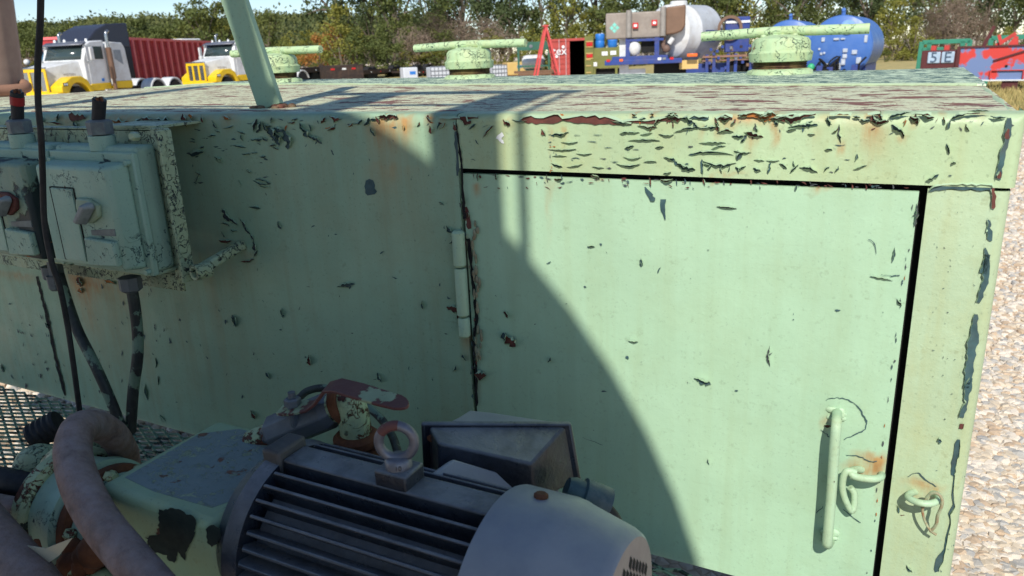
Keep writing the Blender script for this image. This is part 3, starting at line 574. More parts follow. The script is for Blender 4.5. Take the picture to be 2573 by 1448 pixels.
# ================================================================== machinery in front of the tank
m_green = paint('mint_machine_paint', S(154, 186, 164), dirt=S(150, 160, 132), dirtf=.4, chip=(18, .665), chip2=(21, .69), crack=(30, .012, .58), bump=.6)
m_crkl = paint('mint_crackled_paint', S(166, 184, 150), dirtf=.5, under=S(52, 62, 62), chip=(30, .67), chip2=(24, .68), crack=(46, .025, .46), bump=.8)
m_black = plain('black_cable_rubber', S(34, 34, 36), .65, var=.3, vs=20, dirt=S(80, 78, 76), df=.4, bump=.15)
m_cabg = paint('overpainted_cable', S(44, 46, 46), dirt=S(120, 140, 122), dirtf=.2, under=S(130, 156, 132), under2=S(40, 40, 40), chip=(11, .56), bump=.3)
m_gland = plain('grey_cable_gland', S(104, 108, 110), .6, var=.2, vs=20, dirt=S(150, 165, 150), df=.6)
m_hose = plain('brown_rubber_hose', S(142, 114, 104), .8, var=.55, vs=40, dirt=S(164, 148, 148), df=.7, bump=.7, bs=170, dust_sheen=(S(176, 158, 150), .5))
m_motor = plain('blue_black_motor_enamel', S(42, 46, 54), .33, var=.35, vs=14, dirt=S(78, 86, 98), df=.5, bump=.35, bs=110, dust_sheen=(S(142, 146, 150), .75))  # upward faces paler: sky reflection painted in along with settled dust
m_cowl = plain('grey_blue_cowl_enamel', S(134, 142, 154), .42, var=.22, vs=7, dirt=S(156, 160, 168), df=.6, bump=.14, bs=60, dust_sheen=(S(172, 172, 170), .55))
m_cowlend = plain('dusty_cowl_end', S(160, 146, 140), .6, var=.12, vs=10)
m_boxg = paint('worn_guard_paint', S(152, 178, 142), dirtf=.35, under=S(22, 36, 32), under2=RUSTD, chip=(5, .635), chip2=(15, .68), bump=.5)
m_boxt = paint('worn_guard_top', S(124, 140, 138), dirt=S(116, 122, 112), dirtf=.5, under=S(156, 172, 142), under2=S(136, 96, 76), chip=(40, .60), chip2=(34, .635), crack=(40, .02, .5), bump=.6)
m_rusty = plain('orange_brown_rust', S(128, 78, 48), .85, var=.5, vs=24, dirt=S(70, 46, 36), df=.7, bump=.6, bs=90)
m_lever = paint('red_brown_lever_paint', S(104, 62, 56), dirt=S(140, 90, 60), under=S(176, 192, 152), under2=S(60, 40, 36), dirtf=.4, chip=(15, .56), chip2=(30, .66), bump=.5, streak=False)
m_zinc = plain('zinc_valve_body', S(120, 124, 128), .5, metal=.35, var=.25, vs=18, dirt=S(80, 78, 76), df=.5, bump=.2)
m_elbow = paint('flaking_elbow_paint', S(176, 192, 148), under=S(110, 62, 40), under2=S(52, 70, 62), dirtf=.4, chip=(22, .57), chip2=(30, .62), crack=(34, .02, .48), bump=.9, streak=False)
m_eye = plain('dull_eyebolt_steel', S(128, 130, 138), .45, metal=.55, var=.25, vs=40, dirt=S(100, 66, 60), df=.4, bump=.2, bs=150)
m_mesh = paint('painted_expanded_metal', S(120, 150, 130), dirtf=.4, under=S(40, 60, 58), chip=(30, .56), bump=.4)
m_tape = plain('red_tape', S(170, 36, 34), .5, var=.2)
m_teal = plain('teal_fitting', S(70, 100, 104), .5, var=.4, vs=30, dirt=S(130, 130, 124), df=.6, bump=.4)

# expanded metal deck of the skid: every strand is bent wire-like strip
gm = B(); LW, SW = .056, .026; y0 = -1.12
nr = int((-.004-y0)/(SW/2)); nx = int((0.16+2.62)/(LW/2))
for k in range(nr):
    yk = y0+(k+.5)*SW/2; prev = None
    for i in range(nx+1):
        x = -2.62+i*LW/2; s = 1 if (i+k) % 2 else -1
        y = yk+s*SW/4*.86
        if -1.42 < x < -.12 and y < -.42: prev = None; continue      # under the pump base, never seen
        cur = [(x+dx, y+dy, ZF+dz) for dx, dy, dz in ((0, -.0032, -.004-.001*s), (0, .0032, -.004-.001*s), (0, .0032, .0002), (0, -.0032, .0002))]
        if prev: gm.add(prev+cur, [(0, 1, 5, 4), (1, 2, 6, 5), (2, 3, 7, 6), (3, 0, 4, 7)])
        prev = cur
deck = gm.build('expanded_metal_deck', m_mesh, None, smooth=0, fixn=False); tag(deck, 'mint painted expanded metal deck under the pump and along the tank', 'grating')
m_beam = plain('skid_beam_steel', S(96, 116, 98), .7, var=.3, vs=8, dirt=S(110, 76, 56), df=.5)
sk = thing('skid_frame', 'steel skid beams carrying the deck and the tank', 'skid', (-1.5, 0, 0), world=True)
for y in (-1.05, 1.0, 1.6):
    b = B(); b.box(-2.9 if y < 1 else -3.6, .1, y-.05, y+.0, .56, ZF-.008); b.build('beam', m_beam, sk, bevel=.004)
for x in (-1.4, .05):
    b = B(); b.box(x-.04, x+.04, -1.0, 1.55, .52, ZF-.012); b.build('cross_beam', m_beam, sk, bevel=.004)
for x, y in ((-2.9, -1.08), (-2.9, 1.57), (.02, 1.57), (.02, -1.08)):
    b = B(); b.box(x-.06, x+.06, y-.06, y+.06, 0, .56); b.build('foot', m_beam, sk, bevel=.004)

# -------- bracket frame for the switches
br = thing('switch_bracket', 'crackled mint angle bracket holding the switch boxes off the tank wall', 'bracket', (P(470, 690, -.12).x, -.12, P(470, 690, -.12).z), world=True)
YS = -.12
u0, u1 = P(403, 322, YS), P(468, 702, YS); ux = (u0.x+u1.x)/2
b = B(); b.box(ux-.028, ux+.024, YS-.004, YS+.004, u1.z, u0.z); b.box(ux+.020, ux+.028, YS-.03, YS+.003, u1.z+.002, u0.z-.002); b.build('upright', m_crkl, br, bevel=.0015)
for pz in ((300, 332), (300, 690)):
    z = P(405, pz[1], YS).z; b = B(); b.box(-2.5, ux-.02, YS+.005, YS+.011, z-.035, z+.004); b.box(-2.5, ux-.02, YS+.005, YS+.035, z, z+.006); b.build('rail', m_crkl, br, bevel=.001)
az = P(612, 618, 0).z; ax = P(612, 618, 0).x
b = B(); b.bar((ax, .0, az+.004), (ux+.045, YS-.005, u1.z+.024), .022, .022); b.build('arm', m_crkl, br, bevel=.005)
b = B(); c0 = P(489, 686, YS-.03); b.lathe([(0, .010), (0, .017), (.035, .017), (.035, .010), (0, .010)], (c0.x, YS-.032, c0.z), (.15, 1, 0), 20, cap=False); b.build('pipe_end', m_crkl, br, smooth=40)
b = B(); b.cyl((c0.x, YS-.012, c0.z), (c0.x, YS-.008, c0.z), .010); b.build('pipe_bore', m_dark, br)
for z in (u0.z, ):
    b = B(); b.box(ux-.20, ux-.02, .0, YS+.004, z-.002, z+.004); b.build('top_strap', m_crkl, br, bevel=.001)
b = B(); b.lathe([(0, .009), (.016, .009), (.02, .006)], P(345, 343, -.17), (.3, -1, .1), 6); b.build('bolt', m_crkl, br, smooth=20)

# -------- rotary switch boxes
def switch(px_shift_x, label, group, knobmats, first, darkpatch):
    Y1, Y2, Y3 = -.238, -.180, YS-.006
    x0, x1 = P(86, 425, Y1).x, P(262, 410, Y1).x; zt, zb = P(170, 418, Y1).z, P(235, 672, Y1).z
    sx = px_shift_x; X = lambda v: v+sx
    t = thing('switch_box', label, 'switch', (X((x0+x1)/2), Y3, zb), group=group, world=True)
    b = B(); b.prism([(X(x0)-.012, zb-.018), (X(x1)+.014, zb-.018), (X(x1)+.014, zt+.034), (X(x0)-.012, zt+.034)], 'y', Y3, Y2); b.build('housing', m_green, t, bevel=.010, seg=3)
    b = B(); b.prism([(X(x0)-.016, zb-.022), (X(x1)+.020, zb-.022), (X(x1)+.020, zt+.024), (X(x0)-.016, zt+.024)], 'y', Y2-.010, Y2+.006); b.build('flange', m_green, t, bevel=.004)
    b = B(); b.prism([(X(x0)-.004, zb-.006), (X(x1)+.006, zb-.006), (X(x1)+.006, zt+.006), (X(x0)-.004, zt+.006)], 'y', Y2-.008, Y1, [(X(x0), zb), (X(x1), zb), (X(x1), zt), (X(x0), zt)])
    cv = b.build('cover', darkpatch or m_green, t, bevel=.009, seg=3)
    W = x1-x0; H = zt-zb
    b = B(); b.box(X(x0)+W*.20, X(x0)+W*.50, Y1-.004, Y1+.004, zb+.012, zb+H*.78); b.build('name_plate', m_green, cv, bevel=.001)
    b = B(); b.box(X(x0)+W*.17, X(x0)+W*.195, Y1-.0012, Y1+.002, zb+.01, zb+H*.79); b.box(X(x0)+W*.505, X(x0)+W*.52, Y1-.0012, Y1+.002, zb+.01, zb+H*.79); b.box(X(x0)+W*.195, X(x0)+W*.505, Y1-.0012, Y1+.002, zb+H*.785, zb+H*.795); b.build('joint_gap', m_dark, cv, smooth=0)
    b = B(); b.prism([(X(x0)+W*.56, zb+.006), (X(x1)-.004, zb+.012), (X(x1)-.006, zb+H*.30), (X(x0)+W*.58, zb+H*.32)], 'y', Y1-.012, Y1+.002); b.build('pad', m_green, cv, bevel=.004)
    b = B(); b.prism([(X(x0)+W*.64, zb+H*.335), (X(x1)-.008, zb+H*.35), (X(x1)-.008, zb+H*.42), (X(x0)+W*.64, zb+H*.385)], 'y', Y1-.0015, Y1+.004); b.build('slot_shade', m_gland, cv, smooth=0)  # grey piece painted in for the shade of the notch
    kc = P(226, 527, Y1); kx, kz = X(kc.x), kc.z
    b = B(); b.prism([(kx-.032, kz+.004), (kx-.026, kz+.024), (kx+.012, kz+.024), (kx+.040, kz+.012), (kx+.036, kz-.012), (kx+.006, kz-.028), (kx-.022, kz-.024)], 'y', Y1-.010, Y1+.002); bs_ = b.build('knob_base', knobmats[0], t, bevel=.004)
    b = B(); b.prism([(kx-.020, kz-.024), (kx+.000, kz-.030), (kx+.038, kz+.008), (kx+.034, kz+.018), (kx+.018, kz+.020)], 'y', Y1-.012, Y1-.034, [(kx-.014, kz-.020), (kx-.004, kz-.024), (kx+.032, kz+.010), (kx+.030, kz+.015), (kx+.018, kz+.015)]); b.build('knob_handle', knobmats[1], bs_, bevel=.003)
    for q in ((x0-.006, zt+.004), (x1+.008, zt+.004), (x1+.008, zb-.012)):
        b = B(); b.cyl((X(q[0]), Y2-.02, q[1]), (X(q[0]), Y2, q[1]), .006, n=6); b.build('screw', m_green, t, smooth=20)
    hx_, hy = X(P(250, 345, -.17).x), -.165
    b = B(); zz = P(250, 345, hy).z; b.lathe([(-.02, .026), (.010, .026), (.010, .022)], (hx_, hy, zz-.006), (0, 0, 1), 24); b.build('hub', m_green, t, smooth=30)
    b = B(); b.lathe([(.008, .025), (.034, .026), (.038, .020)], (hx_, hy, zz-.002), (0, 0, 1), 6); b.build('gland_nut', m_gland, t, smooth=20, bevel=.001)
    gx, gy = X(P(328, 715, -.16).x), -.16; gz = P(328, 703, -.16).z
    b = B(); b.lathe([(0, .024), (-.028, .024), (-.034, .016)], (gx, gy, gz+.006), (0, 0, 1), 8); b.build('lower_gland', m_gland, t, smooth=20)
    b = B(); b.box(X(x0)+.02, X(x1)+.012, Y2-.006, Y3+.006, zb-.026, zb-.017); b.build('rusty_lip', m_crkl, t, bevel=.003)
    return t, (hx_, hy, zz+.036), (gx, gy, gz-.026)
m_kb = paint('knob_base_paint', S(150, 172, 146), under=RUSTO, under2=RUSTD, chip=(18, .60), chip2=(20, .62), bump=.5)
m_kh = plain('worn_pale_knob', S(158, 164, 162), .5, var=.3, vs=30, dirt=S(70, 76, 74), df=.6)
m_kr = plain('red_brown_knob', S(112, 58, 48), .7, var=.4, vs=30, dirt=S(60, 50, 44), df=.6)
m_dkc = paint('half_bare_cover', S(118, 146, 128), under=S(40, 56, 56), under2=RUSTO, chip=(7, .50), chip2=(16, .66), bump=.6)
swA, topA, gA = switch(0.0, 'mint green rotary switch box with pale knob, right of the black cable', 'rotary switch boxes on the bracket', (m_kb, m_kh), True, None)
shift = P(30, 540, -.24).x-P(226, 527, -.24).x
swB, topB, gB = switch(shift, 'rotary switch box with red knob and dark bare patches, cut by the left edge', 'rotary switch boxes on the bracket', (m_kr, m_kh), False, m_dkc)
def stub(top, lab, lean, red):
    t = thing('cut_cable', lab, 'cable', top, group='cut cable stubs on the switch boxes', world=True)
    b = B(); q = Vector(top); e = q+Vector(lean)
    b.lathe([(0, .0128), ((e-q).length, .0136)], q, e-q, 14, jit=.03); b.build('jacket', m_black, t, smooth=50)
    for i in range(5):
        a = i*1.26; b = B(); c = e+Vector((math.cos(a)*.007, math.sin(a)*.007, -.004)); b.cyl(c, c+Vector((random.uniform(-.003, .003), 0, random.uniform(.006, .012))), .0034, n=7); b.build('cut_core', m_gland if i % 2 else m_rusty, t)
    if red: b = B(); m = q+(e-q)*.55; b.lathe([(0, .0145), ((e-q).length*.3, .0145)], m, e-q, 16); b.build('tape', m_tape, t, smooth=50)
stub(topA, 'short black cut cable standing in the gland of the pale-knob switch box', P(246, 250, -.165)-P(243, 300, -.165), False)
eB = (P(60, 268, -.165)-P(62, 335, -.165)); stub(topB, 'cut cable stub wrapped in red tape above the left switch box', eB, True)

def cable(name, pts, r, mat, lab, grp=None, n=12):
    b = B(); b.tube(pts, r, n, 8); o = b.build(name, mat, None, smooth=60); return tag(o, lab, 'cable', grp)
cable('hanging_cable', [P(104, -220, -.32), P(103, -60, -.32), P(101, 60, -.32), P(95, 160, -.32), P(96, 260, -.32), P(103, 340, -.32), P(107, 430, -.315), P(112, 560, -.31), P(130, 660, -.31), P(150, 720, -.305), P(170, 820, -.30), P(185, 920, -.30), P(201, 1040, -.30)], .0058, m_black, 'long black cable hanging down in front of both switch boxes')
gq = Vector(gA)
cable('switch_cable', [gq+Vector((0, 0, .01)), P(337, 760, -.16), P(346, 840, -.16), P(345, 905, -.165), P(335, 980, -.17), P(328, 1085, -.18)], .0125, m_cabg, 'thick cable dropping straight from the pale-knob switch box to the deck')
cable('switch_cable', [P(148, 690, -.17), P(165, 745, -.18), P(195, 830, -.19), P(240, 920, -.2), P(280, 1010, -.2), P(310, 1088, -.2)], .0122, m_cabg, 'cable slanting down to the right from the left switch box to the deck')
b = B(); gg = P(143, 712, -.17); b.lathe([(0, .020), (-.03, .020), (-.036, .015)], gg+Vector((0, 0, .02)), (0, 0, 1), 8); b.lathe([(0, .012), (.04, .012)], gg+Vector((0, 0, .018)), (0, 0, 1), 10); tag(b.build('cable_gland', m_gland, None, smooth=20), 'grey cable gland under the left switch box', 'gland')

# -------- pump, guard, hoses
pump = thing('pump', 'rusty mint green pump with round flanged casing, partly behind the brown hose', 'pump', (-1.1, -.53, ZF+.08), world=True)
pz = 1.65-.715; py = -.545; px_ = P(175, 1290, -.55).x
b = B(); b.lathe([(0, .02), (.0, .090), (.012, .102), (.032, .102), (.038, .094)], (px_-.012, py, pz), (1, 0, 0), 44, jit=.006); b.build('flange', m_elbow, pump, smooth=35)
b = B(); b.lathe([(.036, .088), (.075, .092), (.09, .098), (.105, .098), (.11, .086), (.16, .080), (.22, .075)], (px_-.012, py, pz), (1, 0, 0), 40); b.build('casing', m_green, pump, smooth=35)
b = B(); b.lathe([(-.06, .0), (-.058, .03), (-.04, .058), (-.002, .072)], (px_-.012, py+.035, pz+.03), (1, 0, 0), 30); b.build('end_dome', m_crkl, pump, smooth=60)
b = B(); b.lathe([(.110, .088), (.118, .093), (.132, .093), (.138, .086)], (px_-.012, py, pz), (1, 0, 0), 40); b.build('bolted_ring', m_rusty, pump, smooth=35)
for i in range(10):
    a = i*math.pi/5+.3; b = B(); b.lathe([(0, .011), (.012, .011), (.016, .007)], (px_+.124, py+.084*math.cos(a), pz+.084*math.sin(a)), (1, 0, 0), 6); b.build('bolt', m_elbow, pump, smooth=20)
q = P(92, 1165, -.50); b = B(); b.ball(q, .034, .04, .036, 18, 12); b.build('priming_dome', m_crkl, pump, smooth=60)
b = B(); b.lathe([(0, .05), (.10, .045)], (px_+.2, py, pz), (1, 0, 0), 24); b.build('shaft_housing', m_rusty, pump, smooth=40)
b = B(); b.box(-1.42, -.14, -.72, -.40, ZF+.004, ZF+.075); b.build('base_plate', m_beam, pump, bevel=.004)
b = B()
for _ in range(40): b.ball((px_+random.uniform(.05, .22), py-.05+random.uniform(-.06, .02), pz-.07+random.uniform(-.05, .06)), random.uniform(.012, .03), None, None, 8, 6)
b.build('caked_dirt', m_elbow, pump, smooth=60)
for q in ((-1.3, -.62), (-1.05, -.46)): b = B(); b.box(q[0], q[0]+.12, q[1]-.03, q[1]+.05, ZF+.075, pz-.05); b.build('pump_foot', m_green, pump, bevel=.006)

GX0, GX1, GY0, GY1, GZ = T(289, 1187, 1.10).x, T(548, 1300, 1.10).x, T(560, 1320, 1.10).y, T(570, 1052, 1.10).y, 1.10
gd = thing('coupling_guard', 'square steel coupling guard with bare grey-blue top and mint sides beside the motor', 'guard', ((GX0+GX1)/2, (GY0+GY1)/2, ZF+.075), world=True)
b = B(); b.box(GX0, GX1, GY0, GY1, ZF+.075, GZ-.004); b.build('side_shell', m_boxg, gd, bevel=.012, seg=3)
b = B(); b.prism([(GX0+.020, GY0+.030), (GX0+.09, GY0+.022), (GX1-.03, GY0+.026), (GX1-.012, GY0+.06), (GX1-.014, GY1-.05), (GX1-.05, GY1-.012), (GX0+.06, GY1-.014), (GX0+.014, GY1-.05)], 'z', GZ-.010, GZ-.0035); b.build('bare_top', m_boxt, gd)

rj = random.Random(2)
def patch(px_pts, Y, mat, nm):
    q = []
    for (ax_, ay_), (bx__, by_) in zip(px_pts, px_pts[1:]+px_pts[:1]):
        n = max(2, int(math.hypot(bx__-ax_, by_-ay_)/6))
        q += [P(ax_+(bx__-ax_)*i/n+rj.uniform(-3.5, 3.5), ay_+(by_-ay_)*i/n+rj.uniform(-3.5, 3.5), Y) for i in range(n)]
    b = B(); b.add(q+[p+Vector((0, .0015, 0)) for p in q], [tuple(range(len(q)))]); b.build(nm, mat, gd, smooth=0)
m_bare = plain('dark_green_undercoat', S(30, 44, 38), .8, var=.4, vs=30)
patch([(396, 1284), (440, 1276), (492, 1302), (486, 1352), (470, 1378), (462, 1410), (448, 1388), (436, 1418), (412, 1392), (380, 1386), (366, 1352), (400, 1340)], GY0-.0012, m_bare, 'bare_patch')
patch([(520, 1330), (540, 1318), (556, 1330), (552, 1362), (534, 1378), (518, 1356)], GY0-.0012, m_bare, 'bare_patch')
def hose(name, pts, r, mat, lab, n=18):
    b = B(); b.tube(pts, r, n, 10); return tag(b.build(name, mat, None, smooth=60), lab, 'hose', None)
hose('rubber_hose', [P(330, 1290, -.42), P(322, 1200, -.43), P(312, 1140, -.45), P(285, 1095, -.49), P(240, 1070, -.53), P(198, 1080, -.58), P(183, 1138, -.62), P(203, 1220, -.66), P(252, 1312, -.69), P(318, 1395, -.71), P(392, 1480, -.73), P(470, 1570, -.75)], [.024, .024, .024, .0245, .025, .0255, .026, .026, .0255, .025, .0245, .024], m_hose, 'thick brown rubber hose arching up over the pump and down to the bottom edge')
hose('rubber_hose', [P(-190, 1180, -.66), P(-90, 1270, -.68), P(-10, 1362, -.70), P(60, 1448, -.72), P(120, 1530, -.74)], .036, m_hose, 'brown rubber hose crossing the lower left corner')
hose('suction_hose', [P(-160, 1245, -.60), P(-60, 1268, -.60), P(20, 1285, -.60), P(70, 1290, -.59)], .026, m_hose, 'short brown hose entering the pump from the left edge')
hose('suction_hose', [P(-160, 1190, -.56), P(-40, 1200, -.56), P(30, 1212, -.55), P(80, 1225, -.54)], .024, m_black, 'black hose entering the pump from the left edge')
cq = B(); e0, e1 = P(80, 1100, -.40), P(150, 1062, -.36)
cq.lathe([((e1-e0).length*t, .030 if i % 2 else .027) for i, t in enumerate([k/10 for k in range(11)])], e0, e1-e0, 20); tag(cq.build('hose_coupling', m_black, None, smooth=20), 'ribbed black hose coupling behind the arching brown hose', 'coupling')
pb_ = B(); pt_ = [P(60, 1370, -.70), P(115, 1378, -.70), P(182, 1352, -.705), P(150, 1395, -.70), P(108, 1425, -.70)]
pb_.add(pt_, [(0, 1, 4), (1, 2, 3, 4)]); tag(pb_.build('paper_scrap', plain('cream_paper', S(196, 190, 166), .8, var=.06), None, smooth=0, solid=.0012), 'torn cream paper corner sticking out between the hoses', 'paper')
b = B()
for _ in range(30): b.ball(P(150+random.uniform(-60, 130), 1400+random.uniform(-30, 60), -.62+random.uniform(-.03, .03)), random.uniform(.012, .03), None, None, 8, 6)
b.build('grease_lump', m_rusty, pump, smooth=60)

# -------- ball valve
YV = -.42
vl = thing('ball_valve', 'zinc ball valve with red-brown lever on a flaking elbow behind the motor', 'valve', P(880, 1140, YV), world=True)
v0, v1 = P(668, 1098, YV-.03), P(850, 1022, YV)
b = B(); L = (v1-v0).length; b.lathe([(0, .018), (.012, .022), (.02, .029), (L-.02, .029), (L-.008, .024), (L, .022)], v0, v1-v0, 8); b.build('body', m_zinc, vl, smooth=20, bevel=.002)
b = B(); b.lathe([(-.03, .019), (.012, .020), (.014, .023), (.02, .023)], v0, v1-v0, 16, jit=.03); b.build('threaded_end', m_elbow, vl, smooth=30)
e_ = P(880, 1008, YV); 
b = B(); b.tube([v1+(v1-v0)*-.05, v1+(v1-v0).normalized()*.012, e_+Vector((.0, 0, -.012)), e_+Vector((.004, 0, -.035)), e_+Vector((.004, 0, -.09))], .0232, 20, 8); b.build('elbow', m_elbow, vl, smooth=50)
rb_ = B(); rb_.lathe([(0, .027), (.004, .031), (.012, .031), (.016, .028)], v1, v1-v0, 20); rb_.lathe([(0, .028), (.006, .034), (.016, .034), (.022, .028)], e_+Vector((.004, 0, -.072)), (0, 0, 1), 20)
rb_.build('elbow_band', m_rusty, vl, smooth=40)
b = B(); b.lathe([(0, .042), (.018, .042), (.02, .036), (.05, .034)], e_+Vector((.004, 0, -.122)), (0, 0, 1), 24); b.build('rusty_union', m_rusty, vl, smooth=30)
b = B(); b.lathe([(0, .02), (.11, .02)], e_+Vector((.004, 0, -.22)), (0, 0, 1), 16); b.build('riser', m_rusty, vl, smooth=40)
# lever: flat plate, jogged up, then a long arm
lv = B(); hw = .017
pth = [(P(702, 1032, YV-.035), .010), (P(722, 1028, YV-.035), .017), (P(748, 1024, YV-.035), .019), (P(778, 1022, YV-.035), .014), (P(798, 1008, YV-.036), .012), (P(822, 974, YV-.037), .014), (P(848, 969, YV-.04), .017), (P(900, 983, YV-.044), .018), (P(960, 1001, YV-.05), .017), (P(1000, 1012, YV-.055), .0155), (P(1014, 1016, YV-.057), .012), (P(1023, 1019, YV-.058), .007), (P(1027, 1020, YV-.0585), .002)]
vs = []; fs = []; n_ = len(pth)
for i, (p, h) in enumerate(pth):
    d_ = (pth[min(i+1, n_-1)][0]-pth[max(i-1, 0)][0]).normalized(); s_ = Vector((d_.y, -d_.x, 0)).normalized()
    s_ = Vector((-.25, 1, .12)).normalized(); up_ = s_.cross(d_).normalized()*.0022
    vs += [p-s_*h-up_, p+s_*h-up_, p+s_*h+up_, p-s_*h+up_]
for i in range(n_-1):
    for k in range(4): fs.append((i*4+k, i*4+(k+1) % 4, (i+1)*4+(k+1) % 4, (i+1)*4+k))
fs += [(3, 2, 1, 0), tuple((n_-1)*4+k for k in range(4))]
lv.add(vs, fs); le = lv.build('lever', m_lever, vl, smooth=30, bevel=.0008)
b = B(); q = P(737, 1023, YV-.035); b.lathe([(-.03, .008), (.006, .008)], q, (0, 0, 1), 12); b.lathe([(.003, .0125), (.013, .0125), (.015, .010)], q, (0, 0, 1), 6); b.lathe([(.013, .0055), (.024, .0055)], q, (0, 0, 1), 10); b.build('stem_nut', m_zinc, le, smooth=20)
cable('thin_cable', [P(752, 1000, -.37), P(775, 982, -.36), P(820, 976, -.35), P(890, 1000, -.34), P(950, 1045, -.36), P(985, 1095, -.40), P(1003, 1150, -.44)], .0062, m_cabg, 'thin dark cable curving behind the valve lever and the eyebolt')

# -------- electric motor, axis along the tank
MY, MZ = -.55, 1.65-.612
mt = thing('electric_motor', 'blue-black finned electric motor with grey fan cowl and eyebolt in front of the tank', 'motor', (-.45, MY, ZF+.075), world=True)
X0, X1, XC0, XC1, XE = -.672, -.345, -.372, -.298, -.222
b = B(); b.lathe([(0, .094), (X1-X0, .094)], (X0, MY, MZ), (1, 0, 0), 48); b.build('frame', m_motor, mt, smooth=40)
nf = 38
for i in range(nf):
    a = 2*math.pi*(i+.5)/nf
    if abs(math.atan2(math.sin(a-math.pi/2), math.cos(a-math.pi/2))) < .20: continue
    if math.sin(a) < -.75: continue
    ca, sa = math.cos(a), math.sin(a); dr = Vector((0, ca, sa)); dt = Vector((0, -sa, ca))
    c = Vector((0, MY, MZ)); f_ = B(); ro, ri = .1215, .090; x0_ = X0-.012*(.3+.7*abs(math.cos(a*3))); vs = []
    for x, rr in ((x0_, ri), (x0_, ro-.012), (x0_+.010, ro), (X1, ro), (X1, ri)):
        th = .0022 if rr > ri else .0034
        for sg in (-1, 1): vs.append(Vector((x, 0, 0))+c+dr*rr+dt*sg*th)
    f_.add(vs, [(0, 2, 4, 6, 8), (9, 7, 5, 3, 1), (0, 1, 3, 2), (2, 3, 5, 4), (4, 5, 7, 6), (6, 7, 9, 8), (8, 9, 1, 0)])
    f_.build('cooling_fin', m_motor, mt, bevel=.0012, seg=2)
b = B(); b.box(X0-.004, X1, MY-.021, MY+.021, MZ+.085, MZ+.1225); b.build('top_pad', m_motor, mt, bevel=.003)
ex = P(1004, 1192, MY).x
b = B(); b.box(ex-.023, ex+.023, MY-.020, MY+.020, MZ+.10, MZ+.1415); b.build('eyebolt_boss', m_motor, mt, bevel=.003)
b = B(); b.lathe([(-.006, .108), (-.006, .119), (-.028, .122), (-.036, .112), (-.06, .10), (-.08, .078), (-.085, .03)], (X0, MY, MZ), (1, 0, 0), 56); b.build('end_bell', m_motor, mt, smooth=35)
b = B(); b.box(X0-.034, X0-.004, MY-.026, MY+.026, MZ+.095, MZ+.134); b.build('bell_lug', plain('worn_lug', S(92, 88, 84), .6, var=.4, vs=30, dirt=S(60, 64, 72), df=.6), mt, bevel=.004)
for s in (-1, 1):
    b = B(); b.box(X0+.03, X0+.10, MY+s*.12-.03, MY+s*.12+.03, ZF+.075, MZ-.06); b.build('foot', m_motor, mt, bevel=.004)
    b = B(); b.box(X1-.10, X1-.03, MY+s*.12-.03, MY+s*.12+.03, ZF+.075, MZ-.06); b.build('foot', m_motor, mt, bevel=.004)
# fan cowl
b = B(); b.lathe([(0, .126), (.0, .1295), (.004, .131), (XC1-XC0-.006, .1305), (XC1-XC0+.004, .1290), (XC1-XC0+.012, .1262), (XE-XC0-.012, .1130), (XE-XC0-.003, .1085), (XE-XC0, .1045)], (XC0, MY, MZ), (1, 0, 0), 72, cap=False); cw_ = b.build('fan_cowl', m_cowl, mt, smooth=40)
b = B(); b.lathe([(0, .0), (0, .1045)], (XE, MY, MZ), (1, 0, 0), 72, cap=False); b.build('cowl_end', m_cowlend, cw_, smooth=0)
for i in range(-8, 9):
    for j in range(-6, 7):
        yy = i*.0112; zz = j*.019+(.0095 if i % 2 else 0)
        if math.hypot(yy, zz) < .084: b = B(); b.add([(XE+.0006, MY+yy, MZ+zz-.0096), (XE+.0006, MY+yy+.0060, MZ+zz), (XE+.0006, MY+yy, MZ+zz+.0096), (XE+.0006, MY+yy-.0060, MZ+zz)], [(0, 1, 2, 3)]); b.build('vent_hole', m_dark, cw_, smooth=0)
for an in (78, 20, 150):
    a = R_(an); dr = Vector((0, math.cos(a), math.sin(a))); q = Vector((XC0+.042, MY, MZ))+dr*.130
    b = B(); b.lathe([(0, .0085), (.004, .0085), (.006, .006)], q, dr, 12); b.build('screw', m_rusty, cw_, smooth=30)
# eyebolt
eb = B(); ez = MZ+.1415; b = eb
b.lathe([(0, .0165), (.010, .0165), (.014, .0125)], (ex, MY, ez), (0, 0, 1), 28)
ring = [(ex+.0215*math.cos(t)*.9, MY+.0215*math.cos(t)*.42, ez+.0325+.0215*math.sin(t)) for t in [2*math.pi*k/28 for k in range(28)]]
b.tube(ring, .0062, 12, 1, closed=True); ey = eb.build('eyebolt', m_eye, mt, smooth=50)
sgn = Matrix.Translation(Vector((ex+.0095, MY-.0140, ez+.0055))-OFF[mt.name]) @ Matrix.Rotation(R_(34), 4, 'Z') @ Matrix.Rotation(R_(90), 4, 'X')
words('size_mark', '10', .0085, plain('mark_shade', S(70, 72, 78), .5), ey, sgn, .0006)
b = B(); q = [(ex+.0215*math.cos(t)*.9, MY+.0215*math.cos(t)*.42, ez+.0326+.0215*math.sin(t)) for t in [R_(k) for k in range(80, 150, 8)]]; b.tube(q, .0064, 12, 1); b.build('rust_band', m_lever, ey, smooth=50)
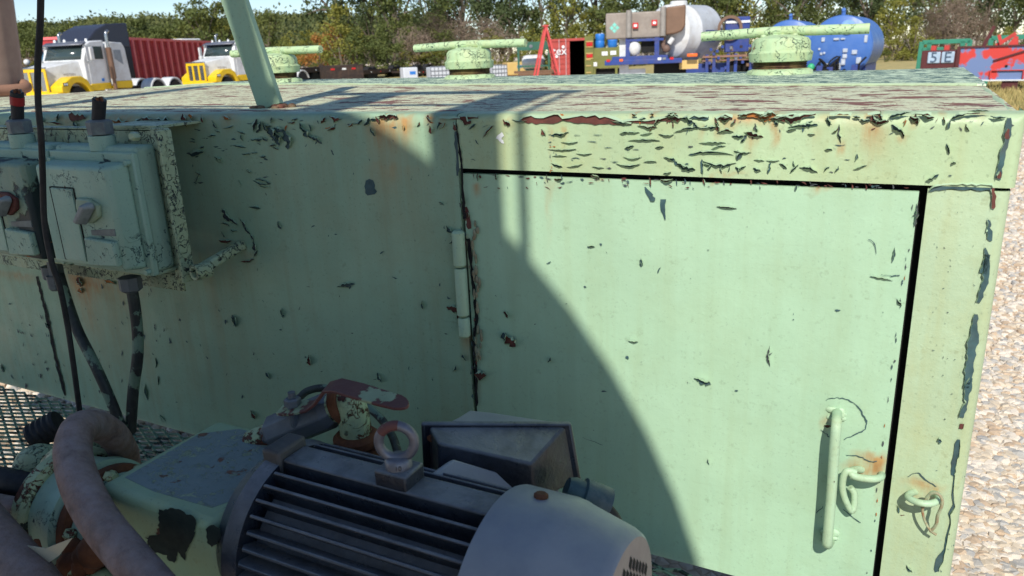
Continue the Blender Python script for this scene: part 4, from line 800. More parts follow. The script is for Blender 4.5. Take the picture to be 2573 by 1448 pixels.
# terminal box on the far side
def quad(pts, Ys): return [P(x, y, Y) for (x, y), Y in zip(pts, Ys)]
YA, YC = -.42, -.305
rim = quad([(1058, 1066), (1437, 1066), (1464, 1222), (1066, 1222)], (YA, YC, YC, YA)); cen = sum(rim, Vector())/4
nrm = (rim[1]-rim[0]).cross(rim[2]-rim[1]).normalized()
if nrm.y < 0: nrm = -nrm
inn = [cen+(p-cen)*.90 for p in rim]
b = B(); bk = [p+nrm*.014 for p in rim]; b.add(rim+inn+bk, [(i, (i+1) % 4, 4+(i+1) % 4, 4+i) for i in range(4)]+[(i, (i+1) % 4, 8+(i+1) % 4, 8+i) for i in range(4)]+[(8, 9, 10, 11)])
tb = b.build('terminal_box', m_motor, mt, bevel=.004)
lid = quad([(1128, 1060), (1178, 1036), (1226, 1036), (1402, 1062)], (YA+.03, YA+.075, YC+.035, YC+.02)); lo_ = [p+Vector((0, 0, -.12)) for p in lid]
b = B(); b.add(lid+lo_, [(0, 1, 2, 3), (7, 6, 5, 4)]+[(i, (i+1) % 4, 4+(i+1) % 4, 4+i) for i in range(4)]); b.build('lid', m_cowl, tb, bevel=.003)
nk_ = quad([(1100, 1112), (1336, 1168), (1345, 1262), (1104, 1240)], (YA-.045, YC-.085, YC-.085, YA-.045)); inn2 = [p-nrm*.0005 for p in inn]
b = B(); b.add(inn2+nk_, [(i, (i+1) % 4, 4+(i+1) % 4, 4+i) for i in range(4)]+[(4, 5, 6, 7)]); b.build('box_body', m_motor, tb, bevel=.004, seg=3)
b = B(); q = quad([(1118, 1165), (1140, 1152), (1290, 1196), (1304, 1222), (1300, 1260), (1120, 1240)], (YA-.05, YA-.05, YC-.092, YC-.092, YC-.092, YA-.05)); w_ = [p+Vector((-.01, -.05, -.004)) for p in q]
b.add(q+w_, [(0, 1, 2, 3, 4, 5), (11, 10, 9, 8, 7, 6)]+[(i, (i+1) % 6, 6+(i+1) % 6, 6+i) for i in range(6)]); b.build('box_neck', m_cowl, tb, bevel=.004)
for q_ in ((1078, 1100), (1070, 1200)): b = B(); c = P(q_[0]+6, q_[1], YA-.002); b.lathe([(0, .005), (.004, .005)], c, (0, -1, 0), 10); b.build('screw', m_rusty, tb, smooth=20)
f0, f1 = P(1440, 1235, -.37), P(1505, 1262, -.355)
b = B(); b.lathe([(0, .015), (.01, .019), (.022, .019), (.024, .0235), (.062, .0235)], f0+Vector((-.01, 0, .003)), f1-f0, 20); b.build('conduit_fitting', m_teal, tb, smooth=30)
cable('motor_cable', [P(1490, 1262, -.36), P(1515, 1278, -.355), P(1545, 1320, -.35), P(1562, 1400, -.35), P(1560, 1470, -.35)], .0125, m_black, 'thick black cable leaving the motor terminal box beside the fan cowl')
# ================================================================== the yard behind
def gpos(px, dist): a = A(px, 130, dist); return Vector((a.x, a.y, 0))
def hgt(px, py, dist): return A(px, py, dist).z
def face(px, dist, extra=0.0):
    """rotation that turns local -Y towards the camera"""
    g = gpos(px, dist); return math.atan2(g.y-CAM.y, g.x-CAM.x)-math.pi/2+extra

# ---- ground
nb = NB('limestone_gravel_ground'); c = nb.coord()
vo = nb.n('TexVoronoi', {'Vector': c, 'Scale': 26.0}); vd = nb.n('TexVoronoi', {'Vector': c, 'Scale': 26.0}, feature='DISTANCE_TO_EDGE').outputs['Distance']
k = nb.mix(nb.n('SeparateColor', {'Color': vo.outputs['Color']}).outputs[0], S(212, 194, 172), S(230, 218, 202))
k = nb.mix(nb.ramp(vd, 0, .10, .75, 0), k, S(156, 130, 106)); k = nb.mix(nb.ramp(nb.noise(.9, 6, .65, c), .4, .66, 0, .6), k, S(198, 170, 140))
nb.put(nb.b.inputs['Base Color'], k); nb.b.inputs['Roughness'].default_value = .95
nb.put(nb.b.inputs['Normal'], nb.bump(vd, .8, .02)); m_grav = nb.m
b = B(); b.grid(40, 40, lambda u, v: (-600+1200*u, -300+1100*v, 0)); struct(b.build('ground', m_grav, None, smooth=0))
nb = NB('dry_grass_ground'); c = nb.coord(); k = nb.mix(nb.ramp(nb.noise(1.4, 6, .7, c), .35, .65), S(196, 172, 114), S(150, 144, 88)); nb.put(nb.b.inputs['Base Color'], k); nb.b.inputs['Roughness'].default_value = 1; m_grass = nb.m
gy = [A(2380, 190, 20.5), A(2600, 190, 19)]; 
b = B()
def gr(u, v):
    px = -200+3000*u; d = (46-26*max(0, min(1, (px-1900)/500)))+(120)*v; g = gpos(px, d); return (g.x, g.y, .004)
b.grid(60, 10, gr); struct(b.build('grass_verge', m_grass, None, smooth=0))
gb = B(); rg = random.Random(5)
for _ in range(9000):
    px = rg.uniform(2330, 2640); d = 19.5+rg.random()**1.6*16; g = gpos(px, d); h = rg.uniform(.06, .22); a = rg.random()*6.28; dx, dy = math.cos(a)*.02, math.sin(a)*.02; lx, ly = rg.uniform(-.08, .08), rg.uniform(-.08, .08)
    gb.add([(g.x-dx, g.y-dy, 0), (g.x+dx, g.y+dy, 0), (g.x+lx, g.y+ly, h)], [(0, 1, 2)])
go = gb.build('grass', m_grass, None, smooth=0, fixn=False); stuff(go); tag(go, 'dry yellow grass at the edge of the gravel below the red machine', 'grass')
# loose stones near the camera and under the deck
stn = []
for s_ in range(5):
    rr = random.Random(s_); bb = B(); bb.ball((0, 0, 0), 1, rr.uniform(.65, .95), rr.uniform(.45, .7), 6, 4)
    stn.append([(v*rr.uniform(.8, 1.15)).copy() for v in bb.v]); sf = bb.f
cols = (S(228, 216, 198), S(214, 198, 174), S(202, 178, 150), S(186, 182, 174))
G4 = [B() for _ in range(4)]; rg = random.Random(11)
def scatter(n, fn, s0, s1):
    for _ in range(n):
        q = fn()
        if q is None: continue
        sz = s0+(s1-s0)*rg.random()**2.6*1.5; M = Matrix.Translation(q+Vector((0, 0, sz*.12))) @ Matrix.Rotation(rg.random()*6.28, 4, 'Z') @ Matrix.Rotation(rg.uniform(-.5, .5), 4, 'X') @ Matrix.Scale(sz, 4)
        G4[rg.choice((0, 0, 1, 1, 2, 3))].add([M @ v for v in stn[rg.randrange(5)]], sf)
scatter(17000, lambda: T(rg.uniform(2330, 2600), rg.uniform(560, 1500), 0), .004, .024)
scatter(5200, lambda: T(rg.uniform(2360, 2600), 290+(rg.random()**.8)*330, 0), .014, .034)
scatter(2600, lambda: T(rg.uniform(-30, 480), rg.uniform(945, 1200), 0), .010, .03)
gnames = ('pale limestone gravel stones on the yard beside the tank', 'tan gravel stones among the pale ones beside the tank', 'reddish gravel stones on the yard beside the tank', 'grey gravel stones on the yard beside the tank')
for i in range(4):
    o = G4[i].build('gravel', plain('gravel_stone', cols[i], .9, var=.2, vs=14, bump=.3, bs=60), None, smooth=0, fixn=False); stuff(o); tag(o, gnames[i], 'gravel')

# ---- far hill, wooded
def ridge(px): return 74-18*math.sin((px-150)/520.0)+5*math.sin(px/70.0)+3*math.sin(px/23.0)
hb_ = B(); HN = 90
def hill(u, v):
    px = -120+1250*u; g = gpos(px, 230+260*v); top = hgt(px, ridge(px), 490)
    return (g.x, g.y, -1+(top+1)*math.sin(v*math.pi/2)**1.3)
hb_.grid(HN, 16, hill); m_hill = plain('wooded_hill', S(76, 84, 44), 1, var=.5, vs=.08, dirt=S(110, 100, 64), df=.6); struct(hb_.build('hill', m_hill, None, smooth=60))
def leafmat(name, c1, c2, c3=None, ls=.55):
    nb = NB(name); c = nb.coord(); r = nb.n('TexNoise', {'Vector': c, 'Scale': ls, 'Detail': 3.0}).outputs[0]
    k = nb.mix(nb.ramp(r, .35, .65), c1, c2)
    k = nb.mix(nb.ramp(nb.noise(3.5, 3, .6, c), .45, .7, 0, .6), k, c3 or c1)
    nb.put(nb.b.inputs['Base Color'], k); nb.b.inputs['Roughness'].default_value = .7; nb.b.inputs['Specular IOR Level'].default_value = .25
    tr = nb.n('BsdfTranslucent', {'Color': k}); ms = nb.n('MixShader', {0: .25}); out = nb.t.nodes['Material Output']
    nb.t.links.new(nb.b.outputs[0], ms.inputs[1]); nb.t.links.new(tr.outputs[0], ms.inputs[2]); nb.t.links.new(ms.outputs[0], out.inputs[0]); return nb.m
m_l1 = leafmat('oak_leaves_olive', S(108, 117, 63), S(79, 92, 51), S(131, 131, 70))
m_l2 = leafmat('oak_leaves_dark', S(86, 98, 60), S(66, 80, 50), S(104, 112, 66))
m_l3 = leafmat('yellowing_leaves', S(145, 143, 65), S(115, 122, 60), S(163, 149, 70))
m_l4 = leafmat('orange_leaves', S(190, 129, 70), S(159, 113, 65), S(140, 129, 72))
m_l5 = leafmat('dry_twig_grey', S(149, 129, 113), S(127, 111, 95), S(163, 145, 127))
m_l6 = leafmat('red_brown_leaves', S(159, 99, 79), S(129, 90, 67), S(140, 122, 72))
m_hw = leafmat('hill_leaves', S(115, 120, 67), S(76, 90, 56), S(140, 131, 79), .07)
m_bark = plain('oak_bark', S(118, 106, 92), .95, var=.35, vs=8, bump=.5)
def leafquad(b, c, s, rg):
    a = Vector((rg.gauss(0, 1), rg.gauss(0, 1), rg.gauss(0, 1))).normalized(); d = a.orthogonal().normalized(); e = a.cross(d); k = rg.random()*6.28
    d, e = d*math.cos(k)+e*math.sin(k), e*math.cos(k)-d*math.sin(k)
    b.add([c-d*s, c-e*s*.6, c+d*s, c+e*s*.6], [(0, 1, 2, 3)])
hw_ = B(); rg = random.Random(21)
for i in range(5200):
    u = rg.random(); v = rg.random()**.6; p = Vector(hill(u, v)); r = rg.uniform(1.4, 3.4)
    for _ in range(6): leafquad(hw_, p+Vector((rg.gauss(0, r*.5), rg.gauss(0, r*.5), abs(rg.gauss(0, r*.6))+.4)), rg.uniform(.5, 1.1), rg)
o = hw_.build('hill_woods', m_hw, None, smooth=0, fixn=False); stuff(o); tag(o, 'olive green oak woods covering the far hill', 'woods')
PROTO = {}
def crownmesh(seed, kind):
    """unit tree: height 1; returns meshes for trunk and crown"""
    rg = random.Random(seed); t = B(); c = B()
    lean = Vector((rg.uniform(-.05, .05), rg.uniform(-.05, .05), 0))
    tr = [Vector((0, 0, -.02)), Vector((0, 0, .12))+lean*.4, Vector((0, 0, .3))+lean, Vector((0, 0, .55))+lean*1.6]
    t.tube(tr, [.030, .024, .019, .009], 8, 3)
    cl = []
    for i in range(9 if kind != 'bush' else 6):
        a = rg.random()*6.28; z = rg.uniform(.32, .5); e = Vector((math.cos(a), math.sin(a), 0))*rg.uniform(.14, .32)+Vector((0, 0, rg.uniform(.45, .92)))
        if kind == 'bush': e.z = rg.uniform(.2, .8); z = .1
        s0 = Vector((0, 0, z))+lean; t.tube([s0, s0.lerp(e, .5)+Vector((0, 0, .03)), e], [.012, .008, .003], 6, 3); cl.append(e)
    for i in range(26): 
        a = rg.random()*6.28; z = rg.uniform(.22 if kind != 'bush' else .04, 1.0); rad = .36*math.sin(min(1, (1.08-z)/.75)*math.pi/2)*rg.uniform(.25, 1.0)
        cl.append(Vector((math.cos(a)*rad, math.sin(a)*rad, z*.95)))
    for e in cl:
        r = rg.uniform(.06, .13); n = int(rg.uniform(44, 80))
        if kind == 'bare':
            for _ in range(int(n*.8)):
                p = e+Vector((rg.gauss(0, r), rg.gauss(0, r), rg.gauss(0, r))); d = Vector((rg.gauss(0, 1), rg.gauss(0, 1), rg.gauss(.5, 1))).normalized(); w = d.orthogonal()*.0035
                c.add([p-w, p+w, p+d*rg.uniform(.05, .13)], [(0, 1, 2)])
        else:
            for _ in range(n):
                d = Vector((rg.gauss(0, 1), rg.gauss(0, 1), rg.gauss(0, .8))).normalized()*r*rg.random()**.4; leafquad(c, e+d, rg.uniform(.012, .026), rg)
    def me(bb, nm):
        m = bpy.data.meshes.new(nm); m.from_pydata([tuple(v) for v in bb.v], [], bb.f); m.update(); return m
    return me(t, 'trunk'), me(c, 'crown')
for k in ('tree', 'bush', 'bare'):
    for s_ in range(4): PROTO[k, s_] = crownmesh(100+s_+len(k)*7, k)
MCR = {}
def tree(px, dist, py_top, wide, kind, mat, lab, grp, cat='tree', nm='oak_tree', seed=0):
    g = gpos(px, dist); h = hgt(px, py_top, dist); key = (kind, seed % 4, mat.name)
    t = thing(nm, lab, cat, g, rotz=(seed*1.7) % 6.28, group=grp); t.scale = (h*wide, h*wide, h)
    tm, cm = PROTO[kind, seed % 4]
    if key not in MCR:
        m2 = cm.copy(); m2.materials.append(mat); MCR[key] = m2
        if not tm.materials: tm.materials.append(m_bark)
    for n_, m_ in (('trunk', tm), ('crown', MCR[key])):
        o = bpy.data.objects.new(n_, m_); COL.objects.link(o); o.parent = t
    return t
rg = random.Random(77); sd_ = 0
def row(x0, x1, step, d0, d1, y0, y1, w0, w1, mats, kind, lab, grp, nm='oak_tree', cat='tree'):
    global sd_
    x = x0
    while x < x1:
        sd_ += 1; tree(x+rg.uniform(-.3, .3)*step, rg.uniform(d0, d1), rg.uniform(y0, y1), rg.uniform(w0, w1), kind, rg.choice(mats), lab, grp, cat, nm, sd_)
        x += step
row(-60, 600, 34, 150, 200, 38, 66, 1.1, 1.7, (m_l1, m_l3, m_l2, m_l1), 'tree', 'rounded oak on the slope of the far hill', 'oaks on the far hill')
row(-60, 560, 62, 105, 130, 66, 104, 1.0, 1.4, (m_l1, m_l1, m_l3), 'tree', 'olive oak tree in the low tree line behind the trucks', 'trees behind the trucks')
row(-60, 900, 46, 92, 102, 118, 150, 1.3, 2.0, (m_l1, m_l3, m_l5), 'bush', 'low olive bush at the foot of the tree line on the left', 'bushes behind the trucks', 'bush', 'bush')
row(500, 715, 56, 84, 95, -60, 20, .75, 1.0, (m_l2, m_l1), 'tree', 'tall dark oak rising behind the leaning strap', 'tall oaks behind the strap')
row(720, 860, 55, 110, 125, 60, 100, 1.0, 1.3, (m_l3, m_l1), 'tree', 'yellow-green tree in the gap beside the tall oaks', 'trees in the gap')
tree(840, 86, 58, 1.3, 'bush', m_l4, 'orange autumn bush left of the middle screw cap', None, 'bush', 'autumn_bush', 3)
tree(800, 82, 80, 1.3, 'bush', m_l4, 'smaller orange autumn bush above the flatbed trailer', None, 'bush', 'autumn_bush', 2)
row(870, 2640, 70, 88, 100, -190, -90, .62, .8, (m_l2, m_l1, m_l2), 'tree', 'tall dark oak in the back row of the wood', 'tall oaks in the back row')
row(860, 2640, 62, 78, 86, -90, 20, .8, 1.1, (m_l1, m_l3, m_l1, m_l2), 'tree', 'olive green oak in the front row of the wood', 'oaks in the front row')
row(870, 2640, 36, 70, 77, 50, 115, 1.3, 1.9, (m_l1, m_l3, m_l3), 'bush', 'yellow-green bush along the edge of the wood', 'bushes along the wood', 'bush', 'bush')
row(1030, 1330, 60, 71, 75, 40, 90, 1.0, 1.4, (m_l5,), 'bare', 'bare grey-brown bush above the middle screw cap', 'bare bushes above the middle screw cap', 'bare_bush', 'bush')
row(2330, 2470, 46, 66, 70, -10, 30, .8, 1.1, (m_l5,), 'bare', 'leafless grey tree behind the green cage', 'leafless trees behind the cage', 'bare_tree')
row(2250, 2330, 40, 62, 66, 20, 60, 1.1, 1.3, (m_l6, m_l3), 'bush', 'reddish brown bush right of the blue tanks', 'reddish bushes by the blue tanks', 'bush', 'bush')
row(2200, 2640, 36, 60, 66, 120, 150, 1.6, 2.2, (m_l3, m_l1), 'bush', 'low bush behind the red machine', 'low bushes behind the red machine', 'bush', 'bush')

# ---- common materials
m_white = plain('white_truck_paint', S(222, 224, 224), .35, var=.08, vs=3, dirt=S(172, 162, 148), df=.45)
m_yel = plain('yellow_truck_paint', S(242, 200, 26), .35, var=.08, vs=3, dirt=S(186, 152, 64), df=.4)
m_glass = plain('dark_window_glass', S(58, 72, 72), .12, var=.1)
m_chrome = plain('dusty_chrome', S(176, 178, 180), .25, metal=.9, var=.1)
m_tyre = plain('tyre_rubber', S(30, 30, 31), .85, var=.2)
m_navy = plain('navy_black_truck_paint', S(34, 36, 44), .35, var=.15)
m_red = plain('dark_red_dump_paint', S(188, 52, 56), .65, var=.3, vs=1.2, dirt=S(120, 34, 38), df=.7)
m_redrib = plain('bright_red_rib_paint', S(246, 120, 122), .6, var=.12, vs=2)
m_brown = plain('dusty_brown_panel', S(140, 118, 104), .75, var=.15, vs=2.5, dirt=S(166, 146, 128), df=.6)
m_trailer = plain('brown_black_trailer', S(54, 42, 38), .8, var=.4, vs=2, dirt=S(110, 84, 66), df=.5)
m_tote = plain('white_plastic_tote', S(206, 210, 214), .5, var=.1, vs=3); m_cage = plain('grey_cage_wire', S(128, 132, 138), .5, metal=.4)
m_cont = plain('red_container_paint', S(186, 74, 66), .6, var=.2, vs=2, dirt=S(150, 70, 60), df=.4)
m_olive = plain('olive_container_paint', S(120, 122, 62), .7, var=.22, vs=2, dirt=S(96, 92, 56), df=.5)
m_blue = plain('blue_tank_paint', S(66, 110, 182), .4, var=.12, vs=1.2, dirt=S(104, 136, 184), df=.35)
m_bluef = plain('blue_frame_paint', S(38, 66, 140), .5, var=.2, vs=3, dirt=S(120, 100, 96), df=.35)
m_bar = plain('blue_plastic_barrel', S(46, 122, 204), .4, var=.08)
m_steel = plain('dull_jacket_steel', S(148, 138, 128), .6, metal=.2, var=.2, vs=2, dirt=S(176, 166, 154), df=.6)
m_steelb = plain('brown_jacket_end', S(128, 100, 80), .55, metal=.2, var=.2, vs=2)
m_rlight = plain('red_lens', S(200, 34, 34), .3, var=.1); m_olight = plain('orange_lens', S(240, 110, 40), .3, var=.1)
m_gframe = plain('green_frame_paint', S(52, 104, 84), .6, var=.25, vs=3); m_teal2 = plain('teal_cage_paint', S(56, 140, 112), .55, var=.2, vs=3)
m_tan = plain('sand_yellow_paint', S(214, 180, 112), .6, var=.12, vs=2); m_lab = plain('white_label', S(232, 234, 234), .5, var=.05)
m_wood = plain('brown_timber', S(128, 96, 72), .85, var=.3, vs=4); m_badge = plain('badge_brown', S(110, 90, 84), .5)

def wheel(b, x, y, z, r, w):
    b.lathe([(-w/2, r*.62), (-w/2, r*.94), (-w/2+.04, r), (w/2-.04, r), (w/2, r*.94), (w/2, r*.62)], (x, y, z), (0, 1, 0), 28)
def make_truck(name, lab, px, dist, rotz):
    g = gpos(px, dist); t = thing(name, lab, 'truck', g, rotz)
    b = B(); b.prism([(-.02, .50), (-.02, .84), (-.30, .86), (-.30, .48)], 'y', -1.2, 1.2); bp = b.build('bumper', m_yel, t, bevel=.06, seg=3)
    for s in (-1, 1): b = B(); b.box(-.025, .002, s*.85-.16, s*.85+.16, .63, .73); b.build('fog_light', m_lab, bp)
    hp = lambda y: None
    b = B(); b.add([(-.30, -.52, .85), (-.30, .52, .85), (-.30, .50, 1.70), (-.30, -.50, 1.70), (-.48, -.5, 1.80), (-.48, .5, 1.80), (-2.05, -.82, 2.02), (-2.05, .82, 2.02), (-2.05, -.95, .85), (-2.05, .95, .85)],
          [(0, 1, 2, 3), (3, 2, 5, 4), (4, 5, 7, 6), (6, 7, 9, 8), (0, 3, 4, 6, 8), (1, 9, 7, 5, 2), (0, 8, 9, 1)]); hd = b.build('hood', m_white, t, bevel=.05, seg=3)
    for s in (-1, 1):
        Mw = Matrix.Translation((-1.35, s*.80, 1.42)) @ Matrix.Rotation(math.pi if s > 0 else 0, 4, 'Z') @ Matrix.Rotation(R_(-12 if s > 0 else -12), 4, 'Z') @ Matrix.Rotation(R_(90), 4, 'X')
        words('hood_lettering', 'WESTERN\nSTAR', .13, m_badge, hd, Mw)
    b = B(); b.box(-.30, -.235, -.62, .62, .80, .90); b.box(-.30, -.235, -.62, .62, 1.62, 1.74)
    for y in (-.58, -.20, .20, .58): b.box(-.30, -.23, y-.05, y+.05, .88, 1.66)
    gr_ = b.build('grille', m_yel, t, bevel=.012)
    for y in (-.39, 0, .39): b = B(); b.box(-.298, -.27, y-.14, y+.14, .90, 1.62); b.build('grille_insert', m_chrome, gr_)
    b = B(); b.box(-.32, -.24, -.64, .64, 1.745, 1.80); b.build('hood_trim', m_chrome, hd, bevel=.01)
    for s in (-1, 1):
        pts = [(-.34, .80), (-.34, 1.06), (-.62, 1.22), (-1.0, 1.40), (-1.55, 1.42), (-1.9, 1.25), (-2.1, .9), (-2.28, .60), (-2.16, .58)]
        for k in range(9): a = R_(-10+k*22); pts.append((-1.33-.70*math.cos(math.pi-a+.0)*-1*-1, .52+.70*math.sin(a))) if False else None
        arc = [(-1.33-.66*math.cos(R_(a)), .52+.66*math.sin(R_(a))) for a in range(10, 171, 16)]
        b = B(); b.prism(pts+arc+[(-.60, .80)], 'y', s*.62, s*1.18); fd = b.build('fender', m_yel, t, bevel=.03)
        b = B(); b.box(-.70, -.46, s*1.17, s*1.195, 1.06, 1.19); b.build('headlight', m_dark, fd); b = B()
        for q in (-.64, -.53): b.lathe([(0, .045), (.012, .045)], (q, s*1.193, 1.125), (0, s, 0), 12)
        b.build('headlight_lens', m_lab, fd)
        b = B(); wheel(b, -1.33, s*.98, .52, .52, .30); wh = b.build('wheel', m_tyre, t, smooth=40)
        b = B(); b.lathe([(0, .30), (.02, .32), (.02, .24), (.05, .10), (.09, .08), (.09, 0)], (-1.33, s*1.05, .52), (0, s, 0), 20); b.build('rim', m_chrome, wh, smooth=40)
    b = B(); b.prism([(-2.02, .95), (-2.02, 2.02), (-2.36, 2.66), (-2.60, 2.76), (-3.42, 2.80), (-3.42, .95)], 'y', -1.05, 1.05); cb = b.build('cab', m_white, t, bevel=.05, seg=3)
    b = B(); b.add([(-2.035, -.92, 2.05), (-2.035, .92, 2.05), (-2.35, .88, 2.62), (-2.35, -.88, 2.62)], [(0, 1, 2, 3)]); ws_ = b.build('windshield', m_glass, cb, solid=.03)
    b = B(); b.add([(-2.10, -1.0, 2.62), (-2.10, 1.0, 2.62), (-2.42, 1.0, 2.74), (-2.42, -1.0, 2.74)], [(0, 1, 2, 3)]); b.build('sun_visor', plain('visor_grey', S(112, 116, 128), .4), cb, solid=.03)
    for s in (-1, 1):
        b = B(); b.box(-3.30, -2.25, s*1.048, s*1.066, 1.10, 2.62); dr_ = b.build('door', m_white, t, bevel=.006)
        b = B(); b.prism([(-2.52, 2.05), (-2.66, 2.55), (-3.22, 2.55), (-3.22, 2.05)], 'y', s*1.066, s*1.074); b.build('side_window', m_glass, dr_)
        b = B(); b.box(-3.05, -2.88, s*1.066, s*1.071, 1.16, 1.28); b.build('door_decal', m_bar, dr_)
        b = B(); b.box(-2.34, -2.12, s*1.34-.04, s*1.34+.04, 2.02, 2.52); mi = b.build('mirror', m_white, t, bevel=.03)
        b = B(); b.bar((-2.2, s*1.04, 2.6), (-2.22, s*1.34, 2.55), .03, .03); b.bar((-2.2, s*1.04, 1.95), (-2.22, s*1.34, 2.0), .03, .03); b.build('mirror_arm', m_chrome, mi)
        b = B(); b.prism([(-2.12, .86), (-2.2, 1.08), (-3.42, 1.10), (-3.42, .80), (-2.4, .80)], 'y', s*.9, s*1.062 if False else s*1.075); b.build('lower_panel', m_yel, t, bevel=.02)
        b = B(); b.prism([(-3.50, .86), (-3.50, 1.14), (-4.72, 1.14), (-4.74, .9), (-4.6, .82)], 'y', s*.9, s*1.165); b.build('sleeper_skirt', m_yel, t, bevel=.02)
        b = B(); b.lathe([(0, .08), (1.0, .08)], (-3.46, s*1.22, .80), (0, 0, 1), 14); b.lathe([(1.0, .12), (2.25, .12)], (-3.46, s*1.22, .25), (0, 0, 1), 14); st_ = b.build('exhaust_shield', plain('heat_browned_shield', S(124, 96, 78), .5, metal=.3, var=.2), t, smooth=40)
        b = B(); b.tube([(-3.46, s*1.22, 2.4), (-3.46, s*1.22, 2.95), (-3.5, s*1.22, 3.1), (-3.62, s*1.22, 3.16)], .065, 12, 4); b.build('exhaust_stack', m_chrome, st_, smooth=50)
        b = B(); b.lathe([(0, .30), (.03, .33), (1.55, .33), (1.58, .30)], (-2.95, s*.92, .56), (-1, 0, 0), 24); b.build('fuel_tank', m_chrome, t, smooth=40)
        b = B(); wheel(b, -6.5, s*.92, .52, .52, .55); b.build('wheel', m_tyre, t, smooth=40); b = B(); wheel(b, -7.8, s*.92, .52, .52, .55); b.build('wheel', m_tyre, t, smooth=40)
        for xw in (-6.5, -7.8):
            b = B(); arc = [(xw-.62*math.cos(R_(a)), .55+.62*math.sin(R_(a))) for a in range(15, 166, 15)]; arc2 = [(xw-.56*math.cos(R_(a)), .55+.56*math.sin(R_(a))) for a in range(165, 14, -15)]
            b.prism(arc+arc2, 'y', s*.62, s*1.2); b.build('rear_fender', m_white, t)
    b = B(); b.prism([(-3.48, .95), (-3.48, 2.62), (-3.7, 2.74), (-4.5, 2.70), (-4.64, 2.5), (-4.76, .95)], 'y', -1.14, 1.14); sl = b.build('sleeper', m_white, t, bevel=.05, seg=3)
    for s in (-1, 1): b = B(); b.prism([(-3.85, 2.05), (-3.85, 2.40), (-4.3, 2.40), (-4.35, 1.8)], 'y', s*1.138, s*1.15); b.build('sleeper_window', plain('grey_sleeper_decal', S(150, 158, 164), .4), sl)
    b = B(); b.box(-8.6, -2.0, -.45, .45, .62, .86); b.build('chassis', m_trailer, t)
    for y in (-.8, -.3, .3, .8): b = B(); b.lathe([(0, .06), (.09, .05), (.12, .01)], (-2.7, y, 2.76), (0, 0, 1), 10); b.build('roof_light', m_lab, cb, smooth=40)
    b = B(); b.lathe([(0, .07), (.10, .11), (.22, .10), (.28, .0)], (-1.9, -1.05, 1.85), (0, 0, 1), 16); b.build('air_cleaner', m_white, t, smooth=50)
    return t
def heading(px, ang):
    """heading for a vehicle facing left in view and ang degrees towards the camera"""
    g = gpos(px, 10)-Vector((CAM.x, CAM.y, 0)); u = Vector((g.x, g.y, 0)).normalized(); r = Vector((u.y, -u.x, 0)); h = -u*math.sin(R_(ang))-r*math.cos(R_(ang)); return math.atan2(h.y, h.x)
tk1 = make_truck('semi_truck', 'white and yellow semi truck on the left, fully in view beside the black cable', 58, 36.0, heading(58, 43)); tk1.scale = (.88, 1, 1); tk1['group'] = 'white and yellow semi trucks'
tk2 = dup(tk1, gpos(476, 42.5), heading(476, 43), 'white and yellow semi truck partly hidden behind the leaning strap')
bt = thing('black_truck', 'dark navy truck with high curved sleeper roof behind the white and yellow truck', 'truck', gpos(48, 43), heading(48, 35))
b = B(); b.prism([(0, .6), (0, 1.75), (-1.6, 2.0), (-1.6, .6)], 'y', -1.0, 1.0); b.build('hood', m_navy, bt, bevel=.08)
b = B(); b.prism([(-1.6, .8), (-1.6, 2.0), (-1.95, 2.62), (-3.6, 2.7), (-5.2, 2.7), (-5.2, .8)], 'y', -1.15, 1.15); b.build('cab', m_navy, bt, bevel=.05)
b = B(); b.prism([(-1.7, 2.62), (-1.95, 2.74), (-2.7, 2.98), (-3.3, 3.5), (-4.0, 3.78), (-5.2, 3.84), (-5.2, 2.66)], 'y', -1.16, 1.16); b.build('roof_fairing', plain('navy_fairing', S(52, 56, 70), .35, var=.1), bt, bevel=.08, seg=3)
b = B(); b.add([(-1.58, -.95, 2.02), (-1.58, .95, 2.02), (-1.9, .92, 2.55), (-1.9, -.92, 2.55)], [(0, 1, 2, 3)]); b.build('windshield', plain('sky_blue_windshield', S(96, 150, 176), .1), bt, solid=.03)
b = B(); b.ball((-.9, -.9, 2.1), .14); b.build('mirror', m_white, bt)
for s in (-1, 1):
    for x in (-.9, -6): b = B(); wheel(b, x, s*.95, .52, .52, .3); b.build('wheel', m_tyre, bt, smooth=40)
# red ribbed dump box: nearer end on the left
pA, pB = gpos(222, 47), gpos(535, 64); L = (pB-pA).length; rz = math.atan2((pB-pA).y, (pB-pA).x)
dm = thing('dump_trailer', 'long dark red ribbed dump trailer behind the white trucks', 'trailer', pA, rz)
zt_ = hgt(222, 96, 47); zb_ = .95
b = B(); b.box(0, L, 0, 2.4, zb_, zt_); b.build('box', m_red, dm)
b = B(); b.box(-.06, L+.06, -.09, 2.5, zt_-.02, zt_+.12); b.build('top_rail', m_redrib, dm, bevel=.01)
b = B(); b.box(-.06, L+.06, -.09, 0, zb_-.12, zb_+.06); b.build('bottom_rail', m_red, dm, bevel=.01)
for i in range(19):
    x = L*i/18; b = B(); b.box(x-.12, x+.12, -.12, .0, zb_, zt_); b.build('rib', m_redrib, dm, bevel=.01)
b = B(); b.box(0, L, -.03, 0, 1.75, 1.83); b.build('side_bar', m_red, dm)
for i in range(2):
    b = B(); wheel(b, L-1.2-i*1.3, .3, .52, .52, .5); b.build('wheel', m_tyre, dm, smooth=40)
b = B(); b.box(.5, L-.3, .7, 1.7, .6, .95); b.build('chassis', m_trailer, dm)
b = B(); b.lathe([(0, .3), (1.6, .3)], gpos(450, 66)+Vector((0, 0, hgt(460, 101, 66)-.2)), (1, .3, 0), 14); 
